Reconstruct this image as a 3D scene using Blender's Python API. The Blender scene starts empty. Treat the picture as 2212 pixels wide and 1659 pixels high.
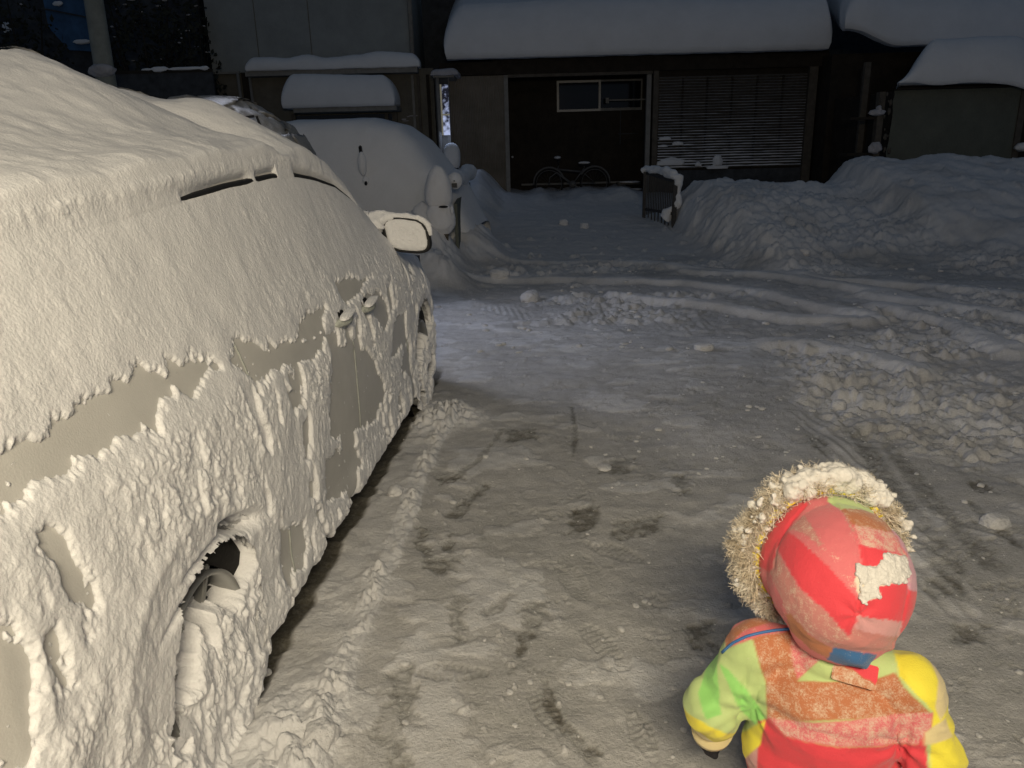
import bpy, bmesh, math, random
import numpy as np
from mathutils import Vector, Matrix

random.seed(7)
SC = bpy.context.scene
COL = SC.collection

# ------------------------------------------------------------------ camera
CAM_H = 1.45; PITCH = math.radians(17.3); ROLL = math.radians(1.5); FP = 1661.0
_f = Vector((0, math.cos(PITCH), -math.sin(PITCH))); _u = Vector((0, math.sin(PITCH), math.cos(PITCH))); _r = Vector((1, 0, 0))
_r2 = _r*math.cos(ROLL) - _u*math.sin(ROLL); _u2 = _u*math.cos(ROLL) + _r*math.sin(ROLL)
cd = bpy.data.cameras.new('camera'); cam = bpy.data.objects.new('camera', cd); COL.objects.link(cam)
M = Matrix((( _r2.x, _u2.x, -_f.x, 0), (_r2.y, _u2.y, -_f.y, 0), (_r2.z, _u2.z, -_f.z, CAM_H), (0, 0, 0, 1)))
cam.matrix_world = M
cd.sensor_width = 36; cd.lens = FP/2212*36; cd.clip_start = 0.05; cd.clip_end = 500
SC.camera = cam

# ------------------------------------------------------------------ world, lamps, exposure
w = bpy.data.worlds.new("World"); SC.world = w; w.use_nodes = True
nt = w.node_tree; bg = nt.nodes['Background']
sky = nt.nodes.new('ShaderNodeTexSky'); sky.sky_type = 'NISHITA'; sky.sun_disc = False
sky.sun_elevation = math.radians(-3.5); sky.sun_rotation = math.radians(200); sky.ozone_density = 2.5
nt.links.new(sky.outputs[0], bg.inputs[0]); bg.inputs[1].default_value = 0.15
glow = nt.nodes.new('ShaderNodeBackground'); glow.inputs[0].default_value = (.028, .041, .058, 1); glow.inputs[1].default_value = 1.0   # cloud lit by the town
addn = nt.nodes.new('ShaderNodeAddShader'); nt.links.new(bg.outputs[0], addn.inputs[0]); nt.links.new(glow.outputs[0], addn.inputs[1])
nt.links.new(addn.outputs[0], nt.nodes['World Output'].inputs[0])

def lamp(name, typ, loc, energy, color, **k):
    l = bpy.data.lights.new(name, typ); l.energy = energy; l.color = color
    for a, b in k.items(): setattr(l, a, b)
    o = bpy.data.objects.new(name, l); o.location = loc; COL.objects.link(o); return o
def aim(o, t):
    o.rotation_euler = (Vector(t)-o.location).to_track_quat('-Z', 'Y').to_euler()
porch = lamp('porch_lamp', 'AREA', (0.16, -1.05, 2.40), 114, (1.0, 0.86, 0.62), shape='RECTANGLE', size=1.1, size_y=.30); aim(porch, (0.0, 2.2, 0.4))
street = lamp('street_lamp_light', 'POINT', (5.0, -9.0, 7.0), 150, (1.0, 0.80, 0.76), shadow_soft_size=0.15)
side = lamp('side_lamp', 'SPOT', (-2.7, 7.0, 2.1), 190, (0.78, 0.82, 1.0), shadow_soft_size=0.55, spot_size=math.radians(95), spot_blend=1.0)
aim(side, (0.1, 5.6, 0))
SC.view_settings.view_transform = 'Standard'; SC.view_settings.look = 'None'
SC.view_settings.exposure = 0.0; SC.view_settings.gamma = 1.0

# ------------------------------------------------------------------ planning helpers: a pixel of the picture (2212 wide) at a given real distance
def pray(x, y): return _f*FP + _r2*(x-1106) - _u2*(y-829.5)
def at(x, y, Y):
    d = pray(x, y); t = Y/d.y; return Vector((d.x*t, Y, CAM_H+d.z*t))
def gp(x, y, Z=0.0):
    d = pray(x, y); t = (Z-CAM_H)/d.z; return (d.x*t, d.y*t)

# ------------------------------------------------------------------ numpy noise
def _h(ix, iy, s):
    h = (ix*374761393 + iy*668265263 + s*2246822519) & 0xffffffff
    h = ((h ^ (h >> 13))*1274126177) & 0xffffffff
    return ((h ^ (h >> 16)) & 0xffffff)/float(0xffffff)
def vn(x, y, s=0):
    x = np.asarray(x, float); y = np.asarray(y, float)
    ix = np.floor(x).astype(np.int64); iy = np.floor(y).astype(np.int64); fx = x-ix; fy = y-iy
    fx = fx*fx*fx*(fx*(fx*6-15)+10); fy = fy*fy*fy*(fy*(fy*6-15)+10)
    a = _h(ix, iy, s); b = _h(ix+1, iy, s); c = _h(ix, iy+1, s); d = _h(ix+1, iy+1, s)
    return (a*(1-fx)+b*fx)*(1-fy)*2 + (c*(1-fx)+d*fx)*fy*2 - 1
def fbm(x, y, o=4, s=0, g=0.5, l=2.03):
    r = 0; a = 1; t = 0
    for i in range(o):
        r = r + a*vn(x, y, s+i*17); t += a; a *= g
        x, y = (x*0.8-y*0.6)*l+3.1, (x*0.6+y*0.8)*l-1.7
    return r/t
def domes(x, y, s=0, p=1.0, rmin=0.25, rmax=0.62):
    """rounded lumps, one per cell, of uneven size"""
    x, y = x+.28*vn(x*1.9, y*1.9, s+71)+.12*vn(x*4.7, y*4.7, s+73), y+.28*vn(x*1.9+7, y*1.9, s+72)+.12*vn(x*4.7, y*4.7+5, s+74)
    ix = np.floor(x).astype(np.int64); iy = np.floor(y).astype(np.int64); best = np.zeros(np.shape(x))
    for dx in (-1, 0, 1):
        for dy in (-1, 0, 1):
            cx, cy = ix+dx, iy+dy
            px = cx+0.5+0.42*(2*_h(cx, cy, s+1)-1); py = cy+0.5+0.42*(2*_h(cx, cy, s+2)-1)
            r = rmin+(rmax-rmin)*_h(cx, cy, s+3); ok = _h(cx, cy, s+4) < p
            d2 = (x-px)**2+(y-py)**2
            best = np.maximum(best, np.where(ok, np.sqrt(np.maximum(0, r*r-d2)), 0))
    return best
def vn3(p, s=0):
    return (vn(p[:, 0]+p[:, 2]*.37, p[:, 1]-p[:, 2]*.51, s)+vn(p[:, 1]+p[:, 0]*.29+9, p[:, 2]-p[:, 0]*.23, s+5)+vn(p[:, 2]+p[:, 1]*.31-4, p[:, 0]-p[:, 1]*.19, s+9))/1.9
def fbm3(p, o=3, s=0):
    r = 0; a = 1; t = 0
    for i in range(o):
        r = r+a*vn3(p, s+i*13); t += a; a *= .5; p = p*2.07+1.3
    return r/t
def ss(a, b, x):
    t = np.clip((x-a)/(b-a), 0, 1); return t*t*(3-2*t)
def sdpoly(px, py, poly):
    """signed distance to a polygon, negative inside"""
    P = np.array(poly, float); d = np.full(np.shape(px), 1e9); ins = np.zeros(np.shape(px), bool); n = len(P)
    for i in range(n):
        a = P[i]; b = P[(i+1) % n]; e = b-a; wx = px-a[0]; wy = py-a[1]
        t = np.clip((wx*e[0]+wy*e[1])/max(1e-12, e@e), 0, 1)
        d = np.minimum(d, np.hypot(wx-e[0]*t, wy-e[1]*t))
        c = ((a[1] > py) != (b[1] > py)); dy = (b[1]-a[1]) if b[1] != a[1] else 1e-12
        ins ^= c & (px < (b[0]-a[0])*(py-a[1])/dy+a[0])
    return np.where(ins, -d, d)
def sdline(px, py, pts):
    d = np.full(np.shape(px), 1e9)
    for a, b in zip(pts[:-1], pts[1:]):
        a = np.array(a, float); b = np.array(b, float); e = b-a; wx = px-a[0]; wy = py-a[1]
        t = np.clip((wx*e[0]+wy*e[1])/max(1e-12, e@e), 0, 1); d = np.minimum(d, np.hypot(wx-e[0]*t, wy-e[1]*t))
    return d

# ------------------------------------------------------------------ mesh helpers
def mesh_np(name, V, F, smooth=True):
    me = bpy.data.meshes.new(name); V = np.asarray(V, np.float32); F = np.asarray(F, np.int32); k = F.shape[1]
    me.vertices.add(len(V)); me.vertices.foreach_set('co', V.ravel())
    me.loops.add(F.size); me.loops.foreach_set('vertex_index', F.ravel())
    me.polygons.add(len(F)); me.polygons.foreach_set('loop_start', np.arange(0, F.size, k, dtype=np.int32))
    me.polygons.foreach_set('loop_total', np.full(len(F), k, np.int32))
    me.update(calc_edges=True); me.validate()
    if smooth: me.polygons.foreach_set('use_smooth', np.ones(len(me.polygons), bool))
    return me
def grid_f(n, m, mask=None):
    i, j = np.meshgrid(np.arange(n-1), np.arange(m-1), indexing='ij'); a = i*m+j
    F = np.stack([a, a+1, a+m+1, a+m], -1)
    return F.reshape(-1, 4) if mask is None else F[mask]
def prune(V, F, *attrs):
    u, inv = np.unique(F, return_inverse=True)
    return (V[u], inv.reshape(F.shape))+tuple(a[u] for a in attrs)
def link(me, name, mat, parent=None, loc=None):
    o = bpy.data.objects.new(name, me); COL.objects.link(o)
    if mat is not None and not me.materials: me.materials.append(mat)
    if parent is not None: o.parent = parent
    if loc is not None: o.location = loc
    return o
def attr(me, name, vals):
    a = me.attributes.new(name, 'FLOAT', 'POINT'); a.data.foreach_set('value', np.asarray(vals, np.float32))
def attrc(me, name, vals):
    a = me.attributes.new(name, 'FLOAT_COLOR', 'POINT'); v = np.ones((len(vals), 4), np.float32); v[:, :3] = vals; a.data.foreach_set('color', v.ravel())
def tag(o, label=None, cat=None, group=None, kind=None):
    if label: o['label'] = label
    if cat: o['category'] = cat
    if group: o['group'] = group
    if kind: o['kind'] = kind
    return o
def root(name, loc, label, cat, group=None):
    o = bpy.data.objects.new(name, None); o.location = loc; o.empty_display_size = .1; COL.objects.link(o)
    return tag(o, label, cat, group)
class MB:
    """collects boxes and tubes in world coordinates, then links them as one mesh"""
    def __init__(s): s.bm = bmesh.new()
    def box(s, a, b, bev=0.0):
        a = Vector(a); b = Vector(b); c = (a+b)/2; d = b-a
        r = bmesh.ops.create_cube(s.bm, size=1.0)['verts']
        bmesh.ops.scale(s.bm, vec=(abs(d.x), abs(d.y), abs(d.z)), verts=r); bmesh.ops.translate(s.bm, vec=c, verts=r)
        if bev: bmesh.ops.bevel(s.bm, geom=list({e for v in r for e in v.link_edges}), offset=bev, segments=2, affect='EDGES')
        return s
    def beam(s, p, q, wx, wy, bev=0.0):
        p = Vector(p); q = Vector(q); d = q-p
        r = bmesh.ops.create_cube(s.bm, size=1.0)['verts']
        bmesh.ops.scale(s.bm, vec=(wx, wy, d.length), verts=r)
        m = Matrix.Translation((p+q)/2) @ d.to_track_quat('Z', 'Y').to_matrix().to_4x4()
        bmesh.ops.transform(s.bm, matrix=m, verts=r); 
        if bev: bmesh.ops.bevel(s.bm, geom=list({e for v in r for e in v.link_edges}), offset=bev, segments=2, affect='EDGES')
        return s
    def tube(s, pts, r, n=10, closed=False):
        pts = [Vector(p) for p in pts]; N = len(pts); rings = []
        rr = r if isinstance(r, (list, tuple)) else [r]*N; up = Vector((0, 0, 1))
        for i, p in enumerate(pts):
            if closed: t = (pts[(i+1) % N]-pts[i-1]).normalized()
            else: t = (pts[min(i+1, N-1)]-pts[max(i-1, 0)]).normalized()
            a = t.cross(up); 
            if a.length < .1: a = t.cross(Vector((0, 1, 0)))
            a.normalize(); b = t.cross(a)
            rings.append([s.bm.verts.new(p+(a*math.cos(2*math.pi*k/n)+b*math.sin(2*math.pi*k/n))*rr[i]) for k in range(n)])
        for i in range(N if closed else N-1):
            A = rings[i]; B = rings[(i+1) % N]
            for k in range(n): 
                f = s.bm.faces.new((A[k], A[(k+1) % n], B[(k+1) % n], B[k])); f.smooth = True
        if not closed:
            s.bm.faces.new(rings[0][::-1]); s.bm.faces.new(rings[-1])
        return s
    def build(s, name, mat, parent=None, smooth=False):
        bmesh.ops.recalc_face_normals(s.bm, faces=s.bm.faces)
        me = bpy.data.meshes.new(name); s.bm.to_mesh(me); s.bm.free()
        if smooth: me.polygons.foreach_set('use_smooth', np.ones(len(me.polygons), bool))
        o = link(me, name, mat)
        if parent is not None: o.parent = parent; o.matrix_parent_inverse = Matrix.Translation(-parent.location)
        return o
def own(o, parent):
    """part given in world coordinates under its thing"""
    o.parent = parent; m = Matrix.Identity(4); q = parent
    o.matrix_parent_inverse = Matrix.Translation(-q.location); return o
def own2(o, part):
    o.parent = part; o.matrix_parent_inverse = Matrix.Identity(4); return o
def snow_tube(pts, rad, amp=.2, fr=8.0, s=0, sub=6, n=28):
    """a lumpy roll of snow along a line"""
    P = np.array(pts, float); t = np.linspace(0, len(P)-1, (len(P)-1)*sub+1); Q = np.stack([np.interp(t, np.arange(len(P)), P[:, k]) for k in range(3)], -1)
    R = np.interp(t, np.arange(len(P)), rad if hasattr(rad, '__len__') else [rad]*len(P)); R[0] *= .1; R[-1] *= .1
    T = np.gradient(Q, axis=0); T /= np.linalg.norm(T, axis=1)[:, None]; A = np.cross(T, [.13, .21, .97]); A /= np.linalg.norm(A, axis=1)[:, None]; B = np.cross(T, A)
    a = np.linspace(0, 2*math.pi, n, endpoint=False); V = Q[:, None]+(A[:, None]*np.cos(a)[None, :, None]+B[:, None]*np.sin(a)[None, :, None])*R[:, None, None]
    k = fbm3(V.reshape(-1, 3)*fr, 4, s).reshape(V.shape[:2]); V = Q[:, None]+(V-Q[:, None])*(1+amp*2.2*k)[..., None]
    i, j = np.meshgrid(np.arange(len(Q)-1), np.arange(n), indexing='ij'); m = (j+1) % n
    return V.reshape(-1, 3), np.stack([i*n+j, i*n+m, (i+1)*n+m, (i+1)*n+j], -1).reshape(-1, 4)
_ico = {}
def ico(n):
    if n not in _ico:
        bm = bmesh.new(); bmesh.ops.create_icosphere(bm, subdivisions=n, radius=1.0)
        _ico[n] = (np.array([v.co[:] for v in bm.verts]), np.array([[v.index for v in f.verts] for f in bm.faces])); bm.free()
    return _ico[n]
def rot3(a, b, c): return np.array(Matrix.Rotation(a, 3, 'Z') @ Matrix.Rotation(b, 3, 'Y') @ Matrix.Rotation(c, 3, 'X'))
def blob(c, r, n=4, amp=.12, fr=2.2, s=0, R=None, pw=1.0):
    """uneven rounded snow lump; pw<1 squares it off"""
    V, F = ico(n); V = V.copy()
    if pw != 1.0:
        V = np.sign(V)*np.abs(V)**pw; 
    V = V*(1+amp*fbm3(V*fr+s*3.7, 4, s))[:, None]
    V = V*np.array(r)
    if R is not None: V = V @ R.T
    return V+np.array(c), F
def merge(parts):
    Vs = []; Fs = []; k = 0
    for V, F in parts: Vs.append(V); Fs.append(F+k); k += len(V)
    return np.concatenate(Vs), np.concatenate(Fs)
def slab(x0, x1, y0, y1, z0, top, rnd, s=0, step=.05, amp=.02, over=0.0, nz=10, lower=None, shear=0.0, rx1=None):
    """a thick pillow of snow lying on a roof or ledge: rounded rim, uneven top, closed below.
    top: thickness, number or function (x, y); lower: height of its underside, function (x, y)"""
    nx = max(8, int((x1-x0)/step)); ny = max(6, int((y1-y0)/step))
    U = np.linspace(-1, 1, nx); Vv = np.linspace(-1, 1, ny)
    Uq = np.sign(U)*(1-(1-np.abs(U))**1.6); Vq = np.sign(Vv)*(1-(1-np.abs(Vv))**1.6)
    gx, gy = np.meshgrid(Uq, Vq, indexing='ij')
    X = (x0+x1)/2+gx*(x1-x0)/2; Y = (y0+y1)/2+gy*(y1-y0)/2
    dx = (x1-x0)/2*(1-np.abs(gx)); dx = np.where(gx > 0, dx*(rnd/rx1), dx) if rx1 else dx; dy = (y1-y0)/2*(1-np.abs(gy))
    T = top(X, Y) if callable(top) else np.full(X.shape, float(top))
    def q(d): 
        t = np.clip(d/rnd, 0, 1); return np.sqrt(np.maximum(0, 1-(1-t)**2))
    h = T*(0.12+.88*q(dx)**.8*q(dy)**.8)
    Z0 = lower(X, Y) if callable(lower) else z0
    rim = np.minimum(q(dx), q(dy))
    Zt = Z0+h+amp*fbm(X*2.2, Y*2.2, 5, s)*(rim*.8+.2)
    bul = over*np.sin(np.clip(h/np.maximum(T, 1e-6), 0, 1)*math.pi)
    X2 = X+np.sign(gx)*bul*(1-q(dx))+amp*.5*vn(Y*3, X*3, s+3)*(1-rim); Y2 = Y+np.sign(gy)*bul*(1-q(dy))+amp*.7*fbm(X*2.5, Y*2.5+5, 4, s+4)*(1-rim)
    sh = shear*(Y-y0)*(1-gx)/2; X2 = X2+sh; X = X+sh
    top_v = np.stack([X2, Y2, Zt], -1).reshape(-1, 3)
    Zb = (Z0 if np.ndim(Z0) else np.full(X.shape, float(Z0)))
    bot = np.stack([X, Y, Zb+amp*.35*fbm(X*4, Y*4, 3, s+8)], -1).reshape(-1, 3); n = len(top_v)
    F = grid_f(nx, ny)[:, ::-1]; Fb = F[:, ::-1]+n
    per = [i*ny for i in range(nx)]+[(nx-1)*ny+j for j in range(1, ny)]+[i*ny+ny-1 for i in range(nx-2, -1, -1)]+[j for j in range(ny-2, 0, -1)]
    per = np.array(per); nxt = np.roll(per, -1)
    Fs = np.stack([per, per+n, nxt+n, nxt], -1)
    return np.concatenate([top_v, bot]), np.concatenate([F, Fb, Fs])

# ------------------------------------------------------------------ materials
def mat(name, col, rough=.8, var=0.0, vs=6.0, bump=0.0, bs=60.0, metal=0.0, spec=.3, col2=None, stretch=None, emit=None, sss=0):
    m = bpy.data.materials.new(name); m.use_nodes = True; n = m.node_tree.nodes; l = m.node_tree.links; b = n['Principled BSDF']
    b.inputs['Roughness'].default_value = rough; b.inputs['Metallic'].default_value = metal; b.inputs['Specular IOR Level'].default_value = spec
    b.inputs['Base Color'].default_value = (*col, 1)
    tc = n.new('ShaderNodeTexCoord'); vec = tc.outputs['Object']
    if stretch:
        mp = n.new('ShaderNodeMapping'); mp.inputs['Scale'].default_value = stretch; l.new(vec, mp.inputs[0]); vec = mp.outputs[0]
    if var or col2:
        t = n.new('ShaderNodeTexNoise'); t.inputs['Scale'].default_value = vs; t.inputs['Detail'].default_value = 6; t.inputs['Roughness'].default_value = .65; l.new(vec, t.inputs['Vector'])
        r = n.new('ShaderNodeValToRGB'); r.color_ramp.elements[0].position = .32; r.color_ramp.elements[1].position = .68
        c2 = col2 if col2 else tuple(c*(1+var) for c in col); c1 = col if col2 else tuple(c*(1-var) for c in col)
        r.color_ramp.elements[0].color = (*c1, 1); r.color_ramp.elements[1].color = (*c2, 1)
        l.new(t.outputs[0], r.inputs[0]); l.new(r.outputs[0], b.inputs['Base Color'])
    if bump:
        t2 = n.new('ShaderNodeTexNoise'); t2.inputs['Scale'].default_value = bs; t2.inputs['Detail'].default_value = 5; l.new(vec, t2.inputs['Vector'])
        bp = n.new('ShaderNodeBump'); bp.inputs['Strength'].default_value = 1; bp.inputs['Distance'].default_value = bump; l.new(t2.outputs[0], bp.inputs['Height']); l.new(bp.outputs[0], b.inputs['Normal'])
    if sss: b.inputs['Subsurface Weight'].default_value = sss; b.inputs['Subsurface Radius'].default_value = (1, 1, 1); b.inputs['Subsurface Scale'].default_value = .010
    if emit: b.inputs['Emission Color'].default_value = (*emit[0], 1); b.inputs['Emission Strength'].default_value = emit[1]
    return m
SNOW = mat('snow', (.80, .80, .81), .75, .03, 9, .003, 150, spec=.15, sss=.8)
SNOWFAR = mat('snow_smooth', (.78, .79, .81), .8, .04, 2.5, .006, 45, spec=.1)
SNOWCRUST = mat('snow_crust', (.45, .44, .46), .8, .18, 5, .02, 22, spec=.1)
PAINT = mat('car_paint', (.58, .57, .54), .42, .06, 7, .0006, 240, spec=.4)
BLACK = mat('black_plastic', (.015, .015, .016), .6, .2, 20, spec=.3)
RUBBER = mat('rubber', (.022, .021, .020), .85, .2, 30, .002, 90, spec=.2)
ALLOY = mat('wheel_metal', (.35, .35, .34), .4, .1, 20, metal=.6)
DARKMET = mat('dark_metal', (.05, .05, .052), .5, .2, 20, metal=.3)
FROST = mat('frosted_metal', (.36, .38, .35), .6, .2, 60, .001, 200)

def ground_mat():
    m = bpy.data.materials.new('trodden_snow'); m.use_nodes = True; n = m.node_tree.nodes; l = m.node_tree.links; b = n['Principled BSDF']
    b.inputs['Specular IOR Level'].default_value = .2
    a = n.new('ShaderNodeAttribute'); a.attribute_name = 'dirt_shade'
    tc = n.new('ShaderNodeTexCoord')
    t = n.new('ShaderNodeTexNoise'); t.inputs['Scale'].default_value = 95; t.inputs['Detail'].default_value = 6; t.inputs['Roughness'].default_value = .72; l.new(tc.outputs['Object'], t.inputs['Vector'])
    mp = n.new('ShaderNodeMapping'); mp.inputs['Scale'].default_value = (9, 32, 10); mp.inputs['Rotation'].default_value = (0, 0, .15); l.new(tc.outputs['Object'], mp.inputs[0])
    t3 = n.new('ShaderNodeTexNoise'); t3.inputs['Scale'].default_value = 1.6; t3.inputs['Detail'].default_value = 7; t3.inputs['Roughness'].default_value = .7; l.new(mp.outputs[0], t3.inputs['Vector'])
    m1 = n.new('ShaderNodeMath'); m1.operation = 'MULTIPLY_ADD'; m1.inputs[1].default_value = .62; m1.inputs[2].default_value = -.31; l.new(t.outputs[0], m1.inputs[0])
    m3 = n.new('ShaderNodeMath'); m3.operation = 'MULTIPLY_ADD'; m3.inputs[1].default_value = .34; m3.inputs[2].default_value = -.17; l.new(t3.outputs[0], m3.inputs[0])
    sm = n.new('ShaderNodeMath'); sm.operation = 'ADD'; l.new(m1.outputs[0], sm.inputs[0]); l.new(m3.outputs[0], sm.inputs[1])
    # the speckle only shows where there is dirt to show
    k = n.new('ShaderNodeMath'); k.operation = 'MULTIPLY'; k.use_clamp = False
    mk = n.new('ShaderNodeMapRange'); mk.inputs[1].default_value = .02; mk.inputs[2].default_value = .4; mk.inputs[3].default_value = .12; mk.inputs[4].default_value = 1; l.new(a.outputs['Fac'], mk.inputs[0])
    l.new(sm.outputs[0], k.inputs[0]); l.new(mk.outputs[0], k.inputs[1])
    ad = n.new('ShaderNodeMath'); ad.operation = 'ADD'; ad.use_clamp = True; l.new(k.outputs[0], ad.inputs[0]); l.new(a.outputs['Fac'], ad.inputs[1])
    r = n.new('ShaderNodeValToRGB'); e = r.color_ramp.elements
    e[0].position = 0; e[0].color = (.78, .78, .79, 1); e[1].position = 1; e[1].color = (.085, .078, .058, 1)
    x = e.new(.28); x.color = (.55, .54, .53, 1); x = e.new(.52); x.color = (.39, .385, .37, 1); x = e.new(.75); x.color = (.215, .205, .185, 1)
    l.new(ad.outputs[0], r.inputs[0]); l.new(r.outputs[0], b.inputs['Base Color'])
    rr = n.new('ShaderNodeMapRange'); rr.inputs[3].default_value = .8; rr.inputs[4].default_value = .5; l.new(ad.outputs[0], rr.inputs[0]); l.new(rr.outputs[0], b.inputs['Roughness'])
    bp = n.new('ShaderNodeBump'); bp.inputs['Strength'].default_value = 1; bp.inputs['Distance'].default_value = .008; l.new(t.outputs[0], bp.inputs['Height'])
    l.new(bp.outputs[0], b.inputs['Normal']); return m
GROUND = ground_mat()

# ------------------------------------------------------------------ car frame: s forward, w outward to our side
CA = np.array([-0.73, 1.52, 0.0]); CT = math.radians(4.63)
CD = np.array([math.sin(CT), math.cos(CT), 0]); CN = np.array([math.cos(CT), -math.sin(CT), 0])
def carp(s, w, z): return CA+np.multiply.outer(s, CD)+np.multiply.outer(w, CN)+np.multiply.outer(z, np.array([0, 0, 1.0]))
def tocar(x, y): return (x-CA[0])*CD[0]+(y-CA[1])*CD[1], (x-CA[0])*CN[0]+(y-CA[1])*CN[1]

# ------------------------------------------------------------------ ground, driveway and ploughed banks: one height function, cut into separate objects
CHURN = [gp(*p) for p in [(900, 560), (900, 640), (1040, 668), (1120, 705), (1400, 730), (1560, 722), (1650, 790), (1720, 860), (1900, 930), (2300, 1120), (2300, 560), (1500, 520), (1350, 545), (1100, 560)]]
TRACKS = [[gp(*p) for p in L] for L in [
    [(960, 605), (1250, 606), (1480, 612), (1680, 640), (1890, 690)], [(1330, 640), (1550, 662), (1720, 688), (1870, 695)],
    [(1600, 738), (1760, 745), (1900, 775), (1980, 800)], [(1880, 636), (2050, 662), (2260, 690)],
    [(1900, 662), (2050, 700), (2190, 760)], [(1000, 572), (1300, 563), (1600, 590), (2260, 640)], [(1480, 585), (1700, 600), (1950, 640)]]]
DARK = [[gp(*p) for p in L] for L in [
    [(850, 1438), (897, 1435), (905, 1500), (872, 1600), (900, 1659), (830, 1670), (843, 1620), (798, 1590), (832, 1500)],
    [(905, 1140), (922, 1140), (925, 1190), (945, 1212), (1012, 1200), (985, 1240), (950, 1245), (915, 1230), (900, 1180)],
    [(960, 1150), (985, 1150), (980, 1205), (960, 1205)], [(975, 1292), (1010, 1290), (1003, 1390), (980, 1390), (970, 1340)],
    [(1115, 1300), (1190, 1298), (1192, 1340), (1140, 1395), (1108, 1455), (1118, 1350)],
    [(958, 1112), (1050, 1038), (1062, 1050), (985, 1122)], [(1090, 932), (1160, 928), (1158, 950), (1095, 956)],
    [(1310, 988), (1372, 985), (1362, 1020), (1292, 1022)], [(1320, 1130), (1442, 1108), (1420, 1152), (1322, 1162)],
    [(1258, 1600), (1290, 1600), (1292, 1659), (1255, 1659)], [(945, 1035), (1000, 1022), (1010, 1036), (950, 1048)],
    [(1740, 945), (1775, 945), (1800, 985), (1770, 985)], [(1750, 862), (1775, 860), (1790, 900), (1765, 895)],
    [(2080, 1035), (2130, 1035), (2160, 1065), (2110, 1060)], [(1450, 1040), (1480, 1020), (1500, 1060), (1470, 1075)],
    [(1990, 1250), (2080, 1240), (2090, 1290), (2010, 1300)], [(1230, 1100), (1300, 1090), (1290, 1140), (1225, 1150)],
    [(1480, 1350), (1540, 1340), (1550, 1400), (1490, 1410)], [(2050, 1340), (2130, 1350), (2120, 1400), (2050, 1390)]]]
LINES = [([gp(*p) for p in L], wd) for L, wd in [
    ([(965, 1040), (1030, 1000), (1085, 930)], .014), ([(1180, 1480), (1195, 1540), (1225, 1580), (1255, 1605)], .012),
    ([(1238, 880), (1243, 930), (1238, 985)], .012), ([(1100, 1290), (1050, 1330)], .02), ([(2075, 1000), (2130, 1016), (2195, 1036)], .016),
    ([(1735, 770), (1800, 860), (1900, 1010), (2050, 1230)], .05), ([(1820, 840), (1960, 1010), (2150, 1230)], .04), ([(1745, 866), (1772, 868)], .012), ([(2100, 1080), (2200, 1180)], .02)]]
SMALL = [(gp(*p), h) for p, h in [((960, 890), .07), ((1000, 905), .04), ((925, 920), .04)]]
PRINTS = [(gp(*p), a, l) for p, a, l in [((975, 1455), 1.5, .11), ((1010, 1600), .3, .10), ((965, 1030), .9, .14), ((1350, 1045), 1.2, .13), ((1300, 1390), .5, .10), ((1420, 1300), -.4, .12), ((1240, 1260), .2, .12), ((1490, 1240), .6, .13),
    ((1180, 1540), .4, .09), ((1120, 1190), -.3, .13), ((1640, 960), .7, .15), ((1770, 1010), .5, .14), ((2100, 1130), .4, .14), ((1430, 1460), -.5, .10), ((1390, 1590), .2, .09), ((930, 1240), .1, .12), ((1330, 1190), .9, .13), ((1560, 1120), .4, .13)]]
TREADS = [([gp(960, 632), gp(1200, 648), gp(1430, 640)], .16), ([gp(1020, 655), gp(1200, 690), gp(1500, 700)], .15), ([gp(1750, 900), gp(1900, 1080), gp(2060, 1300)], .10)]
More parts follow.
